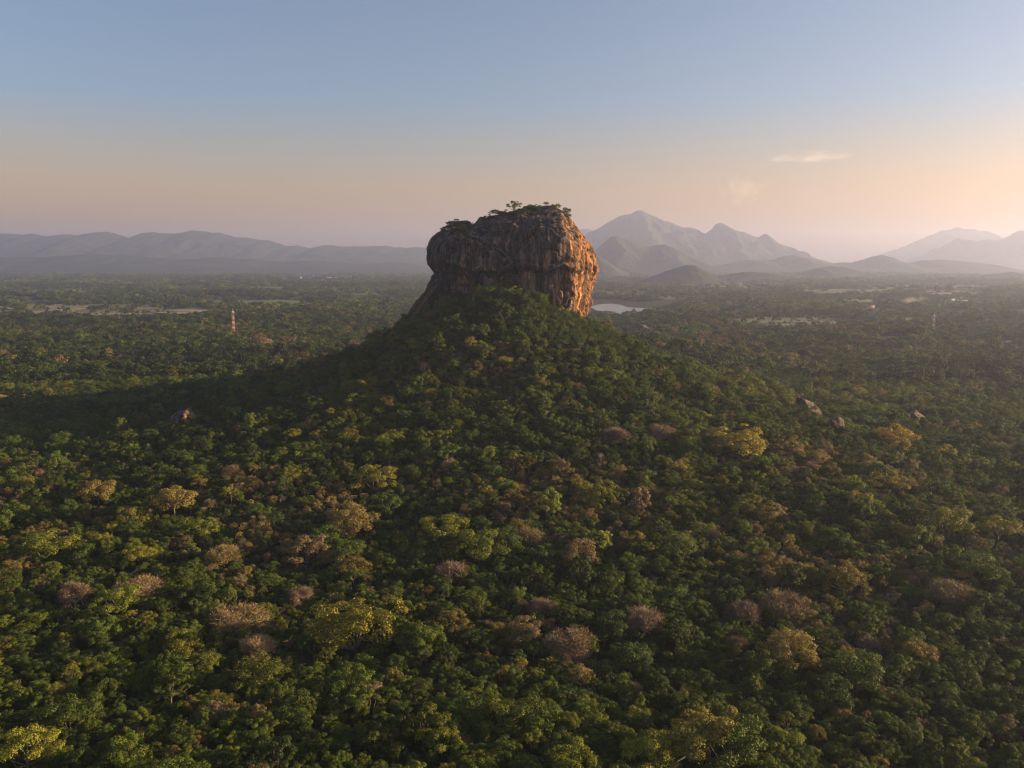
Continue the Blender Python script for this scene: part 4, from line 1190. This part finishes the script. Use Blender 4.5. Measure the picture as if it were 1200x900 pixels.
def house(px, py, L, W, Hh, roof, rz, label):
    x, y, z = ground_hit(px, py)
    root = empty('house', (x, y, z), rz); tag(root, label, 'house', 'houses on the plain')
    mobj('wall', mesh_np('wall', *box_arr((0, 0, Hh * 0.5 - 0.5), (L, 0, 0), (0, W, 0), (0, 0, Hh + 1)), [M_WALL]), root)
    o = 0.8; rh = W * 0.28
    v = np.array([(-L/2-o, -W/2-o, Hh-.1), (L/2+o, -W/2-o, Hh-.1), (L/2+o, W/2+o, Hh-.1), (-L/2-o, W/2+o, Hh-.1), (-L/2-o, 0, Hh+rh), (L/2+o, 0, Hh+rh),
                  (-L/2-o, -W/2-o, Hh-.4), (L/2+o, -W/2-o, Hh-.4), (L/2+o, W/2+o, Hh-.4), (-L/2-o, W/2+o, Hh-.4)])
    q = np.array([(0, 1, 5, 4), (2, 3, 4, 5), (6, 9, 8, 7), (0, 6, 7, 1), (1, 7, 8, 2), (2, 8, 9, 3), (3, 9, 6, 0)]); t = np.array([(0, 4, 3), (1, 2, 5)])
    mobj('roof', mesh_np('roof', v, [q, t], [M_ROOFW if roof == 'w' else M_ROOFR]), root)
    mobj('door', mesh_np('door', *box_arr((0, -W/2 - .03, 1.1), (1.2, 0, 0), (0, .12, 0), (0, 0, 2.2)), [M_DOOR]), root)
    k = max(2, int(L / 6))
    for i in range(k):
        xx = -L/2 + L * (i + .5) / k
        if abs(xx) < 1.3: xx += 2
        mobj('window', mesh_np('window', *box_arr((xx, -W/2 - .03, Hh * .55), (1.8, 0, 0), (0, .10, 0), (0, 0, 1.4)), [M_DARK]), root)
for h in HOUSES: house(*h)

# ------------------------------------------------------------------ birds
M_BIRD = plain_mat('bird_material', (0.03, 0.03, 0.035), 0.8)
def bird(px, py, Y, span, label, rz):
    x, y, z = at_depth(px, py, Y)
    s = span / 2
    v = np.array([(0, .35, 0), (0, -.45, 0), (.10, .05, .06), (-.10, .05, .06), (0, 0, -.08), (.5, .12, .25), (.45, -.10, .22), (1, -.12, .12), (-.5, .12, .25), (-.45, -.10, .22), (-1, -.12, .12), (.12, -.7, .01), (-.12, -.7, .01)]) * s
    f = np.array([(0, 2, 3), (0, 4, 2), (0, 3, 4), (1, 3, 2), (1, 2, 4), (1, 4, 3), (2, 5, 6), (5, 7, 6), (3, 9, 8), (8, 9, 10), (1, 11, 12)])
    o = mobj('bird', mesh_np('bird', v, f, [M_BIRD])); o.location = (x, y, z); o.rotation_euler = (0.2, 0.1, rz)
    tag(o, label, 'bird')
bird(417, 234, 420, 1.3, 'dark bird gliding low in the sky left of the rock', 0.4)
bird(494, 18, 380, 1.1, 'tiny dark bird high at the top of the sky', -0.6)
bird(1116, 233, 600, 1.3, 'dark speck of a bird above the right-hand mountains', 1.0)

# ------------------------------------------------------------------ thin clouds, far outside the haze
def cloud(px, py, Y, w, h, dens, label, seed, ns, name='cloud', tilt=0.0):
    x, y, z = at_depth(px, py, Y)
    sx, sy, sz = w / FPX * Y * .5, w / FPX * Y * .35, h / FPX * Y * .5
    v, f = box_arr((0, 0, 0), (2 * sx, 0, 0), (0, 2 * sy, 0), (0, 0, 2 * sz))
    m, nt, out = new_mat('cloud_material')
    tc = N(nt, 'ShaderNodeTexCoord')
    mp = N(nt, 'ShaderNodeMapping'); mp.inputs['Scale'].default_value = (1 / sx, 1 / sy, 1 / sz); nt.links.new(tc.outputs['Object'], mp.inputs['Vector'])
    ln = N(nt, 'ShaderNodeVectorMath', operation='LENGTH'); nt.links.new(mp.outputs[0], ln.inputs[0])
    mp2 = N(nt, 'ShaderNodeMapping'); mp2.inputs['Scale'].default_value = ns; mp2.inputs['Location'].default_value = (seed, 0, seed * .3); nt.links.new(tc.outputs['Object'], mp2.inputs['Vector'])
    t = N(nt, 'ShaderNodeTexNoise'); t.inputs['Scale'].default_value = 1.0; t.inputs['Detail'].default_value = 5; t.inputs['Roughness'].default_value = 0.6; t.inputs['Distortion'].default_value = 0.5
    nt.links.new(mp2.outputs[0], t.inputs['Vector'])
    a_ = math_(nt, 'SUBTRACT', math_(nt, 'SUBTRACT', t.outputs['Fac'], 0.36), math_(nt, 'MULTIPLY', math_(nt, 'POWER', ln.outputs['Value'], 2.0), 0.30))
    d_ = math_(nt, 'MULTIPLY', math_(nt, 'MAXIMUM', a_, 0.0), dens)
    pv = N(nt, 'ShaderNodeVolumePrincipled'); pv.inputs['Color'].default_value = (1, 0.98, 0.96, 1); pv.inputs['Anisotropy'].default_value = 0.4
    nt.links.new(d_, pv.inputs['Density']); nt.links.new(pv.outputs[0], out.inputs['Volume'])
    o = mobj(name, mesh_np(name, v, f, [m])); o.location = (x, y, z); o.rotation_euler = (0, tilt, 0)
    tag(o, label, name, kind='stuff')
cloud(948, 184, 42000, 136, 18, 0.0006, 'thin streaky cloud catching the last light at the upper right', 3.0, (0.0009, 0.0006, 0.0042))
cloud(872, 222, 40000, 78, 44, 0.0009, 'faint ragged puff of cloud above the craggy peak', 9.0, (0.0020, 0.0010, 0.0014))
cloud(1068, 351, 2950, 46, 9, 0.020, 'thin smoke drifting over the right plain', 2.0, (0.03, 0.03, 0.05), 'smoke', -0.12)
cloud(1157, 403, 1780, 16, 18, 0.045, 'wisp of smoke beside the pale house on the right', 5.0, (0.06, 0.06, 0.05), 'smoke')

# ------------------------------------------------------------------ haze
def build_haze():
    import bmesh
    zs = []
    for o in SC.objects:
        if o.type == 'MESH' and o.name.startswith(('ground', 'mountain', 'hill')):
            a = np.empty(len(o.data.vertices) * 3, np.float32); o.data.vertices.foreach_get('co', a); a = a.reshape(-1, 3)
            zs += [a[:, 2].min(), a[:, 2].max()]
    z0, z1 = min(zs) - 1.0, max(max(zs), 235) + 25
    v, f = box_arr((0, 0, (z0 + z1) / 2), (54000, 0, 0), (0, 54000, 0), (0, 0, z1 - z0))
    m, nt, out = new_mat('haze_material'); pv = N(nt, 'ShaderNodeVolumePrincipled')
    pv.inputs['Color'].default_value = HAZE_COLOR; pv.inputs['Density'].default_value = HAZE_DENSITY
    pv.inputs['Anisotropy'].default_value = HAZE_ANISO
    nt.links.new(pv.outputs[0], out.inputs['Volume'])
    o = mobj('haze', mesh_np('haze', v, f, [m])); tag(o, 'pale evening haze over the plain', 'haze', kind='stuff')
    print('haze box', z0, z1)
build_haze()
